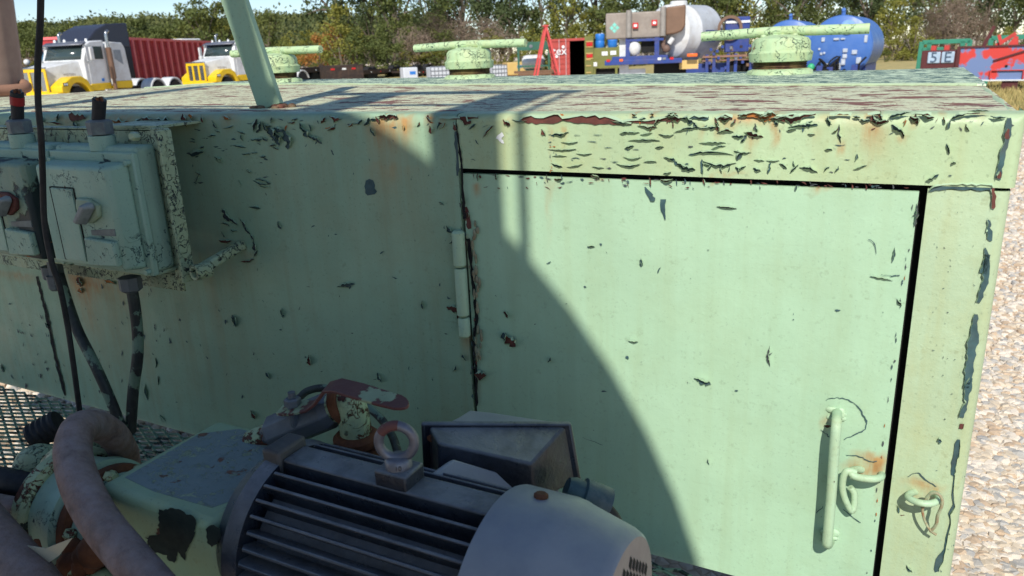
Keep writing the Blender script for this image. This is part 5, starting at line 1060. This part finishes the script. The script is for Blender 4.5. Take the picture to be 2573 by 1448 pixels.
wt_ = gpos(465, 75); wz = hgt(465, 100, 75); b = B(); b.box(wt_.x-1, wt_.x+1, wt_.y-1, wt_.y+1, wz-2.4, wz-.05); b.prism([(wt_.x-1.1, wz-.06), (wt_.x+1.1, wz-.06), (wt_.x+.9, wz+.06), (wt_.x-.9, wz+.06)], 'y', wt_.y-1, wt_.y+1); tag(b.build('white_van', m_white, None, bevel=.05), 'white vehicle roof just showing over the red dump trailer', 'van')
# brown dusty panel at the left edge, close by
fl = thing('dusty_panel', 'dusty brown curved truck panel cut by the left edge of the picture', 'truck panel', gpos(15, 8.0), face(15, 8.0, .35))
zz = lambda y: hgt(20, y, 8.0); wpx = 8.0/2200
b = B()
def pan(u, v):
    z = zz(262)+(zz(-70)-zz(262))*v; edge = (.15+.09*v); return (-1.4+(1.4+edge)*u, .25*max(0, (u-.85)/.15)**2, z)
b.grid(30, 14, pan); b.build('side_skin', m_brown, fl, smooth=60, solid=.04)
b = B(); b.tube([(-1.4, -.05, zz(226)), (-.25, -.05, zz(226)), (.06, -.04, zz(224)), (.10, .05, zz(214))], .045, 12, 4); b.build('lower_roll', plain('brown_roll', S(150, 112, 90), .7, var=.2), fl, smooth=50)
b = B(); b.box(-.11, -.06, -.03, -.01, zz(18), zz(-60)); b.build('blue_mark', m_bluef, fl)
# flatbed trailers
def flatbed(pa, da, pb, db, ytop, lab):
    a, c_ = gpos(pa, da), gpos(pb, db); L = (c_-a).length; t = thing('flatbed_trailer', lab, 'trailer', a, math.atan2((c_-a).y, (c_-a).x), 'flatbed trailers')
    z = hgt(pa, ytop, da); b = B(); b.box(0, L, 0, 2.5, z-.14, z); b.build('deck', m_trailer, t); b = B(); b.box(0, L, -.03, .10, z-.30, z+.02); b.build('side_rail', m_trailer, t)
    for i in range(4): b = B(); b.box(L*(.2+.22*i)-.05, L*(.2+.22*i)+.05, -.05, -.03, z-.2, z-.12); b.build('marker_light', m_rlight if i % 2 else m_lab, t)
    for q in (.2, .3, .8, .9): b = B(); wheel(b, L*q, .3, .5, .5, .5); b.build('wheel', m_tyre, t, smooth=40)
    b = B(); b.box(L*.05, L*.95, .9, 1.6, z-.45, z-.14); b.build('frame_beam', m_trailer, t); return t
flatbed(752, 52, 910, 60, 172, 'brown black flatbed trailer right of the screw cap behind the strap'); flatbed(905, 64, 1010, 70, 178, 'low flatbed trailer left of the white totes'); flatbed(1040, 66, 1085, 68, 178, 'short piece of flatbed trailer between two white totes')
fb = thing('gooseneck', 'dark raised gooseneck end of the flatbed trailer', 'trailer', gpos(860, 50), face(860, 50, .2)); z = hgt(880, 163, 50)
b = B(); b.box(-1.1, 1.2, 0, 2.3, z-.9, z); b.build('end_frame', m_trailer, fb, bevel=.02)
for x in (-.7, 0, .6): b = B(); b.box(x-.12, x+.12, -.03, 0, z-.28, z-.18); b.build('marker_light', m_rlight if x else m_lab, fb)
# totes
def tote(px0, px1, ytop, dist, lab, cage=True):
    g = gpos((px0+px1)/2, dist); wd = abs((gpos(px1, dist)-gpos(px0, dist)).length); z = hgt((px0+px1)/2, ytop, dist)
    t = thing('liquid_tote', lab, 'tote', g, face((px0+px1)/2, dist, .25), 'white liquid totes'); h = min(z-.15, 1.15); w_ = wd*.86
    b = B(); b.box(-w_/2, w_/2, 0, w_, z-h, z-.04); b.build('bottle', m_tote, t, bevel=.05, seg=3)
    b = B(); b.box(-w_/2-.03, w_/2+.03, -.03, w_+.03, z-h-.14, z-h); b.box(-w_/2+.1, w_/2-.1, .1, w_-.1, 0, z-h-.14); b.build('pallet', m_wood, t)
    if cage:
        for i in range(6): x = -w_/2+w_*i/5; b = B(); b.box(x-.012, x+.012, -.035, -.012, z-h, z); b.build('cage_bar', m_cage, t)
        for i in range(5): zz_ = z-h+h*i/4; b = B(); b.box(-w_/2-.03, w_/2+.03, -.04, -.02, zz_-.012, zz_+.012); b.build('cage_bar', m_cage, t)
    else:
        b = B(); b.box(-.05, .28, -.012, 0, z-.42, z-.25); b.build('blue_label', m_bar, t)
    return t
tote(1006, 1050, 168, 44, 'pale tote with blue label, leftmost of the totes', False); tote(1074, 1132, 167, 44, 'white caged tote left of the middle screw cap'); tote(1232, 1276, 163, 44, 'white caged tote just right of the middle screw cap')
t_ = tote(1268, 1332, 155, 54, 'yellowish tote stack behind the caged tote', False); t_['group'] = ''; del t_['group']
for c in t_.children:
    if c.name.startswith('bottle'): c.data.materials[0] = m_tan
# green frame with white tank, on timbers
gf = thing('green_frame', 'green steel frame standing over a white tank left of the red ladder', 'frame', gpos(1350, 46), face(1350, 46)); s_ = 46/1905*1.06
X_ = lambda px: (px-1350)*s_; Z_ = lambda py: hgt(1350, py, 46)
b = B(); b.box(X_(1304), X_(1388), 0, .2, Z_(126), Z_(105)); b.build('top_beam', m_gframe, gf, bevel=.01)
for p in (1307, 1376): b = B(); b.box(X_(p)-.06, X_(p)+.06, 0, .12, 0, Z_(120)); b.build('post', m_gframe, gf)
b = B(); b.box(X_(1304), X_(1378), .02, .1, Z_(168), Z_(164)); b.build('cross_bar', m_gframe, gf)
b = B(); b.lathe([(0, .10), (.03, .10), (.03, .05), (.04, .0)], (X_(1336), -.01, Z_(116)), (0, -1, 0), 16); b.build('round_plate', m_cage, gf)
b = B(); b.box(X_(1365), X_(1390), .3, .8, Z_(120), Z_(106)); b.build('grey_box', m_cage, gf)
wt = thing('white_tank', 'small white tank under the green frame', 'tank', gpos(1345, 47), face(1345, 47)); b = B(); x0, x1 = X_(1318), X_(1372); r = (Z_(138)-Z_(178))/2; b.lathe([(0, r*.5), (.12, r*.9), (.3, r), (x1-x0-.3, r), (x1-x0-.12, r*.9), (x1-x0, r*.5)], (x0, .6, Z_(158)), (1, 0, 0), 24); b.build('vessel', m_white, wt, smooth=50)
b = B(); b.box(x0+.2, x1-.2, .3, .9, 0, Z_(175)); b.build('stand', m_gframe, wt)
for i, (a_, c_, y_, lb) in enumerate(((1290, 1400, 180, 'brown timber plank lying under the white tank'), (1300, 1392, 186, 'lower brown timber plank below the white tank'))):
    t = B(); g0, g1 = gpos(a_, 42-i), gpos(c_, 42-i); z = hgt(1350, y_, 42-i); t.bar(g0+Vector((0, 0, z)), g1+Vector((0, 0, z)), .6, .12); t.box(g0.x+.5, g0.x+.7, g0.y, g0.y+.3, 0, z-.06); t.box(g1.x-.9, g1.x-.7, g1.y+.1, g1.y+.4, 0, z-.06); tag(t.build('timber_plank', m_wood, None, bevel=.01), lb, 'timber')
# red step ladder
ld = thing('step_ladder', 'tall red step ladder standing open in front of the red container', 'ladder', gpos(1372, 38), face(1372, 38, .25)); s_ = 38/1905*1.06
m_lad = plain('red_fibreglass_ladder', S(214, 84, 80), .5, var=.12)
ap = Vector((0, 0, hgt(1372, 66, 38))); k2 = (ap.z-hgt(1372, 185, 38))
for s in (-1, 1):
    for e, nm in ((-.52, 'front_rail'), (.52, 'back_rail')):
        d_ = Vector((e*s_/s_*.62*ap.z/k2*1.0, s*.3, -ap.z)); b = B(); b.bar(ap+Vector((0, s*.12, 0)), Vector((e*ap.z/k2, s*.36, 0)), .09, .05, up=(0, 1, 0)); b.build(nm, m_lad, ld)
for i in range(1, 9):
    f_ = i/9; b = B(); b.bar((.52*ap.z/k2*f_, -.12-.24*f_, ap.z*(1-f_)), (.52*ap.z/k2*f_, .12+.24*f_, ap.z*(1-f_)), .08, .03); b.build('step', m_lad, ld)
b = B(); b.box(-.12, .12, -.18, .18, ap.z-.03, ap.z+.05); b.build('top_cap', m_lad, ld, bevel=.02)
# red container, one door open
rc = thing('red_container', 'red shipping container with its right door open, white lettering on the left door', 'container', gpos(1430, 45), face(1430, 45, -.15)); s_ = 45/1905*1.08
X_ = lambda px: (px-1430)*s_; zt_ = hgt(1430, 97, 45)
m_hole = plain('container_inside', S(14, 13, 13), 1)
b = B(); b.box(X_(1388), X_(1470), .0, .14, zt_-.14, zt_); b.build('header', m_cont, rc, bevel=.01)
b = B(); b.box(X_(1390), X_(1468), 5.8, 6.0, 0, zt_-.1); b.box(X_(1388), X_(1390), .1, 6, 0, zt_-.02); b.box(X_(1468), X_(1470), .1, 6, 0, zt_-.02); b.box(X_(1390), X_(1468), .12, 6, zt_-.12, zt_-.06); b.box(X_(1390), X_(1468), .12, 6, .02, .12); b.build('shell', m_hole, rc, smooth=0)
b = B()
n = 14
b.box(X_(1389), X_(1431), .04, .10, .15, zt_-.14); b.build('door', m_cont, rc)
dz = bpy.data.objects[rc.children[-1].name]
for i in range(6): z = .35+i*(zt_-.6)/6; b = B(); b.box(X_(1391), X_(1429), .015, .042, z, z+.16); b.build('door_rib', m_cont, dz, bevel=.01)
for p in (1408, 1423): b = B(); b.cyl((X_(p), -.02, .1), (X_(p), -.02, zt_-.02), .03, n=8); b.build('lock_rod', plain('pale_lock_rod', S(206, 160, 160), .5), dz)
b = B(); b.box(X_(1469), X_(1475), -.03, .1, 0, zt_-.1); b.build('corner_post', m_lab, rc)
zl = hgt(1410, 129, 45); words('container_lettering', 'tex', .62, m_lab, dz, Matrix.Translation((X_(1409), -.06, zl)) @ Matrix.Rotation(R_(90), 4, 'X'), .01)
for q in ((1417, 118), (1402, 142)): b = B(); b.lathe([(0, .085), (.01, .085)], (X_(q[0]), -.01, hgt(q[0], q[1], 45)), (0, -1, 0), 14); b.build('round_sticker', m_lab, dz)
# olive container with lamps, and blue barrels on it
oc = thing('olive_container', 'olive green steel skid box with red lamps between the red container and the white tank', 'container', gpos(1515, 40), face(1515, 40)); s_ = 40/1905*1.06
X_ = lambda px: (px-1515)*s_; Z_ = lambda py: hgt(1515, py, 40)
b = B(); b.box(X_(1474), X_(1494), 0, 1.2, Z_(220), Z_(90)); b.build('column', m_olive, oc, bevel=.02)
b = B(); b.box(X_(1493), X_(1560), .06, 1.2, Z_(172), Z_(120)); b.build('tank_box', m_olive, oc, bevel=.02)
b = B(); b.box(X_(1493), X_(1560), .3, 1.2, 0, Z_(174)); b.build('dark_base', m_dark, oc)
for p in (1545, 1496): b = B(); b.box(X_(p)-.06, X_(p)+.06, .05, .2, 0, Z_(172)); b.build('leg', m_olive, oc)
for y0, y1 in ((105, 115), (135, 144)):
    b = B(); b.box(X_(1478), X_(1492), -.03, 0, Z_(y1), Z_(y0)); la = b.build('lamp', m_rlight, oc, bevel=.02)
    b = B(); b.box(X_(1477), X_(1493), -.05, 0, Z_(y1+3), Z_(y1+1)); b.box(X_(1477), X_(1493), -.05, 0, Z_(y0-1), Z_(y0-3)); b.build('lamp_guard', m_tan, la)
for y0 in (148, 163, 180): b = B(); b.box(X_(1477), X_(1488), -.04, 0, Z_(y0+2), Z_(y0)); b.build('step_lip', m_tan, oc)
for p, y, w_ in ((1519, 135, 13), (1538, 134, 13), (1497, 161, 9)): b = B(); b.box(X_(p)-w_*s_*.5, X_(p)+w_*s_*.5, .04, .06, Z_(y+5), Z_(y-5)); b.build('label', m_lab, oc)
def barrel(px0, px1, y0, y1, lab):
    g = gpos((px0+px1)/2, 40.6); r = (px1-px0)*s_/2; t = thing('plastic_barrel', lab, 'barrel', g+Vector((0, 0, hgt(1515, y1, 40.6))), 0, 'blue barrels on the olive box'); h = hgt(1515, y0, 40.6)-hgt(1515, y1, 40.6)
    b = B(); b.lathe([(0, r*.9), (.04, r), (h*.45, r), (h*.48, r*.95), (h*.52, r*.95), (h*.55, r), (h-.05, r), (h, r*.88)], (0, 0, 0), (0, 0, 1), 20); b.build('drum', m_bar, t, smooth=40); b = B(); b.lathe([(0, .05), (.04, .05)], (r*.5, 0, h), (0, 0, 1), 8); b.build('bung', m_lab, t); return t
barrel(1497, 1518, 85, 120, 'taller blue plastic barrel standing on the olive box'); barrel(1528, 1550, 96, 120, 'shorter blue plastic barrel under the steel jacketed unit')

# white bulk tank trailer with steel jacketed unit
D_ = 33.0; bk = thing('bulk_trailer', 'blue framed trailer with a big white tank and a steel jacketed unit in front', 'trailer', gpos(1655, D_), face(1655, D_)); s_ = D_/1905*1.07
X_ = lambda px: (px-1640)*s_; Z_ = lambda py: hgt(1640, py, D_)
R2 = (Z_(14)-Z_(155))/2; zc = Z_(84)
b = B(); pr = [(-.45, 0), (-.42, R2*.35), (-.30, R2*.68), (-.12, R2*.92), (0, R2), (.8, R2*1.0), (.82, R2*1.012), (.9, R2*1.012), (.92, R2), (2.3, R2), (2.5, R2*.9), (2.6, R2*.6), (2.65, 0)]
b.lathe(pr, (X_(1640)+.35, .4, zc), (.62, .82, 0), 48); vt = b.build('white_tank', m_white, bk, smooth=35)
ad = Vector((.62, .82, 0)).normalized(); c0_ = Vector((X_(1640)+.35, .4, zc))
b = B(); b.lathe([(0, R2*.85), (1.2, R2*.3), (1.35, R2*.22)], c0_+ad*1.2+Vector((0, 0, -R2*.35)), (0, 0, -1), 32); b.build('hopper', plain('grey_hopper', S(168, 166, 162), .5, var=.15), vt, smooth=40)
b = B(); b.lathe([(0, .35), (.16, .35), (.2, .3)], c0_+ad*.7+Vector((0, 0, R2-.05)), (0, 0, 1), 16); b.build('manway', m_white, vt, smooth=30)
b = B(); b.add([c0_+ad*(1.0+.0)+Vector((.82, -.62, 0)).normalized()*R2*1.004+Vector((0, 0, dz_))+ad*q for dz_, q in ((-.1, .3), (-.1, 1.2), (-.75, 1.2), (-.75, .3))], [(0, 1, 2, 3)]); 
q_ = []
for i in range(5):
    for aa in (R_(2), R_(-22)):
        q_.append(c0_+ad*(1.1+i*.2)+(Vector((.82, -.62, 0)).normalized()*math.cos(aa)+Vector((0, 0, 1))*math.sin(aa))*R2*1.006)
b = B(); b.add(q_, [(2*i, 2*i+2, 2*i+3, 2*i+1) for i in range(4)]); b.build('blue_panel', m_bluef, vt, smooth=0, solid=.02)
x0, x1 = X_(1526), X_(1655); zt_, zb_ = Z_(30), Z_(95)
b = B(); b.box(x0, x1, -.6, .5, zb_, zt_); jk = b.build('steel_jacket', m_steel, bk, bevel=.05, seg=3)
b = B(); b.prism([(X_(1654), Z_(22)), (X_(1695), Z_(18)), (X_(1695), Z_(70)), (X_(1688), Z_(82)), (X_(1675), Z_(88)), (X_(1654), Z_(90))], 'y', -.72, .45); b.build('jacket_end', m_steelb, jk, bevel=.06, seg=3)
for p, yt, yb in ((1576, 25, 93), (1648, 21, 92)): b = B(); b.cyl((X_(p), -.66, Z_(yb)), (X_(p), -.66, Z_(yt)), .12, n=14); b.build('jacket_strap', plain('pale_strap_steel', S(160, 154, 146), .5, metal=.2), jk, smooth=50)
for p, y in ((1590, 64), (1630, 59)): b = B(); b.box(X_(p)-.11, X_(p)+.11, -.72, -.60, Z_(y+7), Z_(y-7)); bx_ = b.build('red_box', m_rlight, jk, bevel=.01); b = B(); b.box(X_(p)-.06, X_(p)+.06, -.735, -.72, Z_(y+3), Z_(y-3)); b.build('label', m_lab, bx_)
cz = Z_(67); cx_ = X_(1545); b = B()
for dx, dz_ in ((0, .11), (0, -.11), (.11, 0), (-.11, 0)): b.add([(cx_+dx-.09, -.605, cz+dz_), (cx_+dx, -.605, cz+dz_-.09), (cx_+dx+.09, -.605, cz+dz_), (cx_+dx, -.605, cz+dz_+.09)], [(0, 1, 2, 3)])
b.build('green_diamond_mark', plain('mint_mark', S(130, 214, 196), .5), jk, smooth=0)
b = B(); b.box(X_(1524), X_(1690), -.7, .0, Z_(160), Z_(148)); fr = b.build('rear_beam', m_bluef, bk, bevel=.02)
b = B(); b.box(X_(1540), X_(1660), -.66, -.1, Z_(150), Z_(139)); b.build('upper_beam', m_bluef, bk, bevel=.02)
for p in (1574, 1636): b = B(); b.box(X_(p)-.09, X_(p)+.09, -.68, -.5, Z_(150), Z_(95)); b.build('post', m_bluef, bk)
b = B(); b.box(X_(1570), X_(1650), -.69, -.55, Z_(103), Z_(97)); b.build('cross_beam', m_bluef, bk)
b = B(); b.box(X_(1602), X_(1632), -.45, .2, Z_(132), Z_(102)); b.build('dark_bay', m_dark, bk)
b = B(); b.ball((X_(1588), -.5, Z_(120)), .26, .3, .30, 16, 10); b.build('white_filter', m_white, bk)
b = B(); b.cyl((X_(1662), -.5, Z_(112)), (X_(1670), -.5, Z_(98)), .10, n=14); b.build('white_filter', m_white, bk)
b = B(); b.tube([(X_(1650), -.5, Z_(95)), (X_(1650), -.5, Z_(120)), (X_(1660), -.55, Z_(127))], .09, 10, 4); b.ball((X_(1656), -.55, Z_(124)), .16); b.build('pipe_valve', plain('brown_pipe', S(120, 96, 84), .6, var=.3), bk)
b = B(); b.box(X_(1700), X_(1722), -.74, -.66, Z_(146), Z_(138)); b.build('orange_lamp', m_olight, bk, bevel=.02)
for p, m in ((1642, m_lab), (1652, m_cage), (1668, m_rlight), (1560, m_olight), (1532, m_rlight)): b = B(); b.box(X_(p)-.07, X_(p)+.07, -.72, -.70, Z_(151), Z_(145)); b.build('reflector', m, fr)
b = B(); b.box(X_(1555), X_(1575), -.30, .1, Z_(260), Z_(93)); b.box(X_(1575), X_(1612), -.28, .1, Z_(260), Z_(172)); b.build('white_panel', m_white, bk)
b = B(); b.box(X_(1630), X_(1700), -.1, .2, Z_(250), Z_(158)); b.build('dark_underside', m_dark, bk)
b = B(); b.box(X_(1685), X_(1725), -.4, -.34, Z_(176), Z_(154)); b.build('mud_flap', m_tan, bk)
b = B(); b.box(X_(1700), X_(1850), .5, 1.2, Z_(240), Z_(166)); b.build('chassis', m_bluef, bk, bevel=.02)
for p in (1745, 1760, 1790, 1806, 1838): b = B(); b.box(X_(p)-.06, X_(p)+.06, .2, .35, Z_(200), Z_(143)); b.build('post', m_bluef, bk)
b = B(); b.box(X_(1735), X_(1855), .15, .3, Z_(151), Z_(146)); b.box(X_(1735), X_(1840), .2, .3, Z_(160), Z_(157)); b.build('pipe_rail', plain('rusty_pipe_rail', S(150, 112, 96), .7, var=.3), bk)
rgp = random.Random(9)
for i in range(26): b = B(); q = (X_(rgp.uniform(1735, 1845)), rgp.uniform(.0, .2), Z_(rgp.uniform(125, 178))); b.box(q[0]-.05, q[0]+.05, q[1], q[1]+.15, q[2]-.05, q[2]+.06); b.build('fitting', rgp.choice((m_bluef, m_cage, m_steelb, m_trailer)), bk)
b = B(); b.box(X_(1786), X_(1838), 1.2, 1.7, Z_(140), Z_(50)); b.build('blue_cabinet', m_bluef, bk, bevel=.03)
b = B(); b.lathe([(0, .5), (.08, .5), (.08, .38), (0, .38)], (X_(1795), 1.15, Z_(78)), (0, -1, 0), 24, cap=False); b.build('round_guard', m_steelb, bk)
for p in (1812, 1835): b = B(); wheel(b, X_(p), .6, .52, .5, .35); b.build('wheel', m_tyre, bk, smooth=40)
b = B(); b.box(X_(1786), X_(1838), 1.16, 1.2, Z_(66), Z_(60)); b.build('cabinet_trim', m_lab, bk)
yw = thing('sand_yellow_plate', 'sand yellow wedge shaped steel plate left of the rightmost screw cap', 'plate', gpos(1868, 36), face(1868, 36)); s3 = 36/1905*1.08
b = B(); b.prism([((1850-1868)*s3, 0), ((1893-1868)*s3, 0), ((1893-1868)*s3, hgt(1868, 152, 36)), ((1872-1868)*s3, hgt(1868, 150, 36)), ((1874-1868)*s3, hgt(1868, 100, 36)), ((1864-1868)*s3, hgt(1868, 100, 36))], 'y', 0, .3); b.build('plate_body', m_tan, yw, bevel=.01)
# blue tanks
m_plate = plain('dusty_label', S(196, 204, 214), .6, var=.25, vs=9, dirt=S(120, 140, 170), df=.6)
def bluetank(px0, px1, y0, y1, dist, lab, full):
    pc = (px0+px1)/2; t = thing('blue_tank', lab, 'tank', gpos(pc, dist), face(pc, dist, -.16), 'round blue tanks'); r = (hgt(pc, y0, dist)-hgt(pc, y1, dist))/2; z = (hgt(pc, y0, dist)+hgt(pc, y1, dist))/2
    b = B(); b.lathe([(-.22, 0), (-.20, r*.4), (-.13, r*.75), (-.03, r*.97), (0, r*.985), (0, r*1.0), (.08, r*1.0), (.10, r*.985), (3.2, r*.985)], (0, 0, z), (0, 1, 0), 56); v = b.build('shell', m_blue, t, smooth=30)
    b = B(); b.tube([(0, .15, z+r*.95), (0, .15, z+r*1.12), (.0, .1, z+r*1.17)], .07, 10, 3); b.build('vent_pipe', m_blue, t, smooth=50)
    b = B(); b.box(-r*.8, r*.8, .3, 3.1, 0, z-r*.6); b.build('cradle', m_bluef, t)
    if full:
        rr = random.Random(4)
        for xx, zz_, w_, h_ in ((-.52, .25, .16, .2), (-.1, .25, .26, .1), (.1, .25, .2, .08), (.78, .22, .14, .34), (-.62, -.05, .1, .1), (-.45, -.18, .1, .1), (.2, -.12, .22, .18), (.48, -.18, .24, .2), (.2, -.3, .2, .2), (-.55, -.2, .12, .12), (-.35, -.62, .14, .32), (-.15, -.62, .14, .34), (.05, -.62, .14, .32), (.16, -.48, .2, .3), (.62, -.45, .22, .3)):
            yd = -.21*(1-min(1, (xx**2+zz_**2))); b = B(); x_ = xx*r; z_ = z+zz_*r; b.box(x_-w_*r/3, x_+w_*r/3, yd-.07, yd+.04, z_-h_*r/3, z_+h_*r/3); b.build('label_plate', m_plate, v, bevel=.01)
        for i in range(12): b = B(); x_ = rr.uniform(-.7, .75)*r; z_ = z+rr.uniform(-.95, -.45)*r; b.tube([(x_, -.25, z_-.4), (x_+rr.uniform(-.1, .1), -.35, z_), (x_+rr.uniform(-.4, .4), -.3, z_+.2), (x_+rr.uniform(-.4, .4), -.25, z_-.3)], .03, 6, 4); b.build('hose_loop', m_dark, t)
        for i in range(7): b = B(); x_ = rr.uniform(-.7, .7)*r; z_ = z+rr.uniform(-.98, -.7)*r; b.box(x_-.1, x_+.1, -.45, -.2, z_-.25, z_+.15); b.build('manifold', rr.choice((m_dark, m_bluef)), t, bevel=.01)
        b = B(); b.ball((-r*.82, -.3, z-r*.62), .13); b.build('green_ball', plain('bright_green_ball', S(70, 190, 130), .4), t)
        b = B(); b.lathe([(0, .24), (.02, .24)], (r*.22, -.20, z+r*.62), (.15, -1, .3), 18); b.build('blue_disc', m_bar, t)
        b = B(); b.box(r*.75, r*.95, -.3, -.1, z-r*.98, z-r*.85); b.build('red_lamp', m_rlight, t)
    return t
bluetank(2030, 2190, 38, 196, 31, 'large blue round tank end right of the rightmost screw cap, covered in labels', True)
bluetank(1915, 2045, 50, 190, 36, 'blue round tank farther back, its top showing above the long crossbar', False)
# right: red and blue machine, teal cage
DM = 27.0; rm = thing('red_machine', 'red steel machine frame with patches of faded blue paint at the right edge', 'machine', gpos(2420, DM), face(2480, DM, -.06)); s_ = DM/1905*1.13
X_ = lambda px: (px-2420)*s_; Z_ = lambda py: hgt(2450, py, DM)
nb = NB('red_over_blue_paint'); c = nb.coord(); m = hard(nb, nb.noise(1.5, 5, .55, c), .47, .02); k = nb.mix(m, S(206, 64, 56), S(110, 130, 172)); nb.put(nb.b.inputs['Base Color'], k); nb.b.inputs['Roughness'].default_value = .6; m_rb = nb.m
m_redm = plain('red_machine_paint', S(206, 66, 58), .55, var=.15, vs=3, dirt=S(150, 60, 56), df=.4); m_dred = plain('dark_red_bar', S(92, 40, 40), .6)
b = B(); b.box(X_(2412), X_(2700), 0, .25, Z_(203), Z_(119)); sp = b.build('side_plate', m_rb, rm, bevel=.02)
b = B(); b.box(X_(2410), X_(2700), -.04, .3, Z_(120), Z_(116)); b.box(X_(2410), X_(2416), -.05, 0, Z_(203), Z_(116)); b.build('edge_trim', m_dred, rm)
b = B(); b.box(X_(2455), X_(2700), -.05, 0, Z_(204), Z_(201)); b.build('lower_trim', m_lab, rm)
for a_, c_ in (((2470, 154), (2545, 118)), ((2520, 155), (2575, 118)), ((2543, 154), (2600, 118))): b = B(); b.bar((X_(a_[0]), -.02, Z_(a_[1])), (X_(c_[0]), -.02, Z_(c_[1])), .05, .05); b.build('diagonal_bar', m_dred, sp)
b = B(); x0, x1 = X_(2467), X_(2520); z0, z1 = Z_(201), Z_(177)
for q in ((x0, x1, z1-.03, z1), (x0, x0+.04, z0, z1), (x1-.04, x1, z0, z1)): b.box(q[0], q[1], -.06, 0, q[2], q[3])
b.build('panel_frame', m_redm, sp, bevel=.01)
for q in ((2491, 168), (2548, 171)): b = B(); b.lathe([(0, .04), (.01, .04)], (X_(q[0]), 0, Z_(q[1])), (0, -1, 0), 12); b.build('hole', m_dark, sp)
b = B(); b.box(X_(2352), X_(2410), 0, .5, Z_(230), Z_(124)); cbx = b.build('control_frame', m_dred, rm, bevel=.02)
for p, ch in ((2363, '5'), (2386, 'E')):
    b = B(); b.box(X_(p), X_(p+21), -.04, 0, Z_(157), Z_(128)); pl_ = b.build('numbered_plate', plain('pale_blue_plate', S(176, 196, 214), .5, var=.2, vs=6), cbx, bevel=.03)
    words('plate_mark', ch, .42, plain('slate_mark', S(70, 90, 112), .5), pl_, Matrix.Translation((X_(p+10.5), -.05, Z_(143))) @ Matrix.Rotation(R_(90), 4, 'X'), .005)
b = B(); b.bar((X_(2450), .3, Z_(117)), (X_(2463), .3, Z_(68)), .09, .09); b.build('lever_bar', m_dred, rm)
b = B(); b.bar((X_(2470), .3, Z_(117)), (X_(2498), .3, Z_(88)), .14, .10); b.bar((X_(2478), .2, Z_(115)), (X_(2472), .2, Z_(90)), .08, .08); b.prism([(X_(2488), Z_(117)), (X_(2504), Z_(117)), (X_(2502), Z_(96)), (X_(2497), Z_(94))], 'y', .1, .3); b.build('lifting_arm', m_redm, rm)
b = B(); b.box(X_(2520), X_(2535), .2, .6, Z_(117), Z_(97)); b.build('bracket_block', m_dred, rm)
b = B(); b.prism([(X_(2537), Z_(117)), (X_(2550), Z_(117)), (X_(2546), Z_(103)), (X_(2541), Z_(103))], 'y', -.05, .3); b.build('lifting_eye', m_redm, rm)
for p, y, rr in ((2549, 90, 12), (2568, 100, 12)):
    w_ = B(); 
    for i in range(6): w_.ball((X_(p)+random.uniform(-.07, .07), .1+random.uniform(-.1, .1), Z_(y)+random.uniform(-.06, .06)), rr*s_*random.uniform(.6, .9), None, None, 10, 7)
    w_.build('white_wrapping', m_lab, rm, smooth=50)
for p in (2366, 2388): b = B(); b.box(X_(p), X_(p+8), .1, .4, Z_(124), Z_(112)); b.build('top_fitting', m_redm, rm)
for x in (X_(2500), X_(2650)): b = B(); b.box(x-.2, x+.2, .02, .24, 0, Z_(203)); b.build('support', m_dred, rm)
tc = thing('teal_cage', 'teal green tubular cage behind the red machine', 'cage', gpos(2370, 29.5), face(2370, 29.5)); s_ = 29.5/1905*1.13
X_ = lambda px: (px-2370)*s_; Z_ = lambda py: hgt(2370, py, 29.5)
def tb_(p0, y0, p1, y1, w_=.14): b = B(); b.bar((X_(p0), 0, Z_(y0)), (X_(p1), 0, Z_(y1)), w_, w_); b.build('tube', m_teal2, tc, bevel=.01)
tb_(2334, 105, 2412, 105); tb_(2334, 124, 2370, 124); tb_(2333, 103, 2330, 240); tb_(2346, 105, 2346, 130); tb_(2400, 105, 2400, 118); tb_(2334, 146, 2352, 152); tb_(2444, 101, 2520, 100); tb_(2458, 103, 2456, 130); tb_(2510, 101, 2512, 125); tb_(2411, 103, 2412, 240); tb_(2444, 101, 2444, 240); tb_(2519, 100, 2519, 240)

# ---- tanker parked behind the photographer; it throws the round shadow over the tank
tt = thing('parked_tanker', 'round ended tanker with top rails parked behind the photographer, seen only by its shadow', 'tanker', (-1.02, -2.4, 0), world=True)
YT = -2.0; off = Vector((.27*2.0, -2.0, .9*2.0))
def sh(x, zrel): return Vector((x+off.x, YT, CAM.z+zrel+off.z))
cc = sh(-1.56, -1.305); RT = 1.36
b = B(); b.lathe([(0, 0), (0, RT*.995), (.02, RT), (.7, RT), (.8, RT*.6), (.84, 0)], cc, (0, -1, 0), 64); b.build('vessel', m_tote, tt, smooth=40)
def rail(x0, z0, x1, z1, w_): b = B(); b.bar(sh(x0, z0), sh(x1, z1), w_, w_*.6, up=(0, 1, 0)); b.build('rail', m_gframe, tt)
rail(-.602, -.60, -.602, .52, .018); rail(-.717, -.50, -.717, .50, .13); rail(-1.10, -.10, -1.19, .50, .12); rail(-1.42, .49, -.58, .49, .075); rail(-2.9, .095, -.70, .095, .03); rail(-2.22, -.2, -2.50, 1.1, .10); rail(-1.285, -.1, -1.43, .62, .055)
b = B(); b.box(cc.x-1.1, cc.x+1.1, -2.9, YT-.1, .6, .78); b.build('chassis', m_trailer, tt)
for y in (-2.5,):
    for s in (-1, 1): b = B(); b.lathe([(-.15, .3), (-.15, .48), (.15, .48), (.15, .3)], (cc.x+s*1.05, y, .48), (1, 0, 0), 24); b.build('wheel', m_tyre, tt, smooth=40)
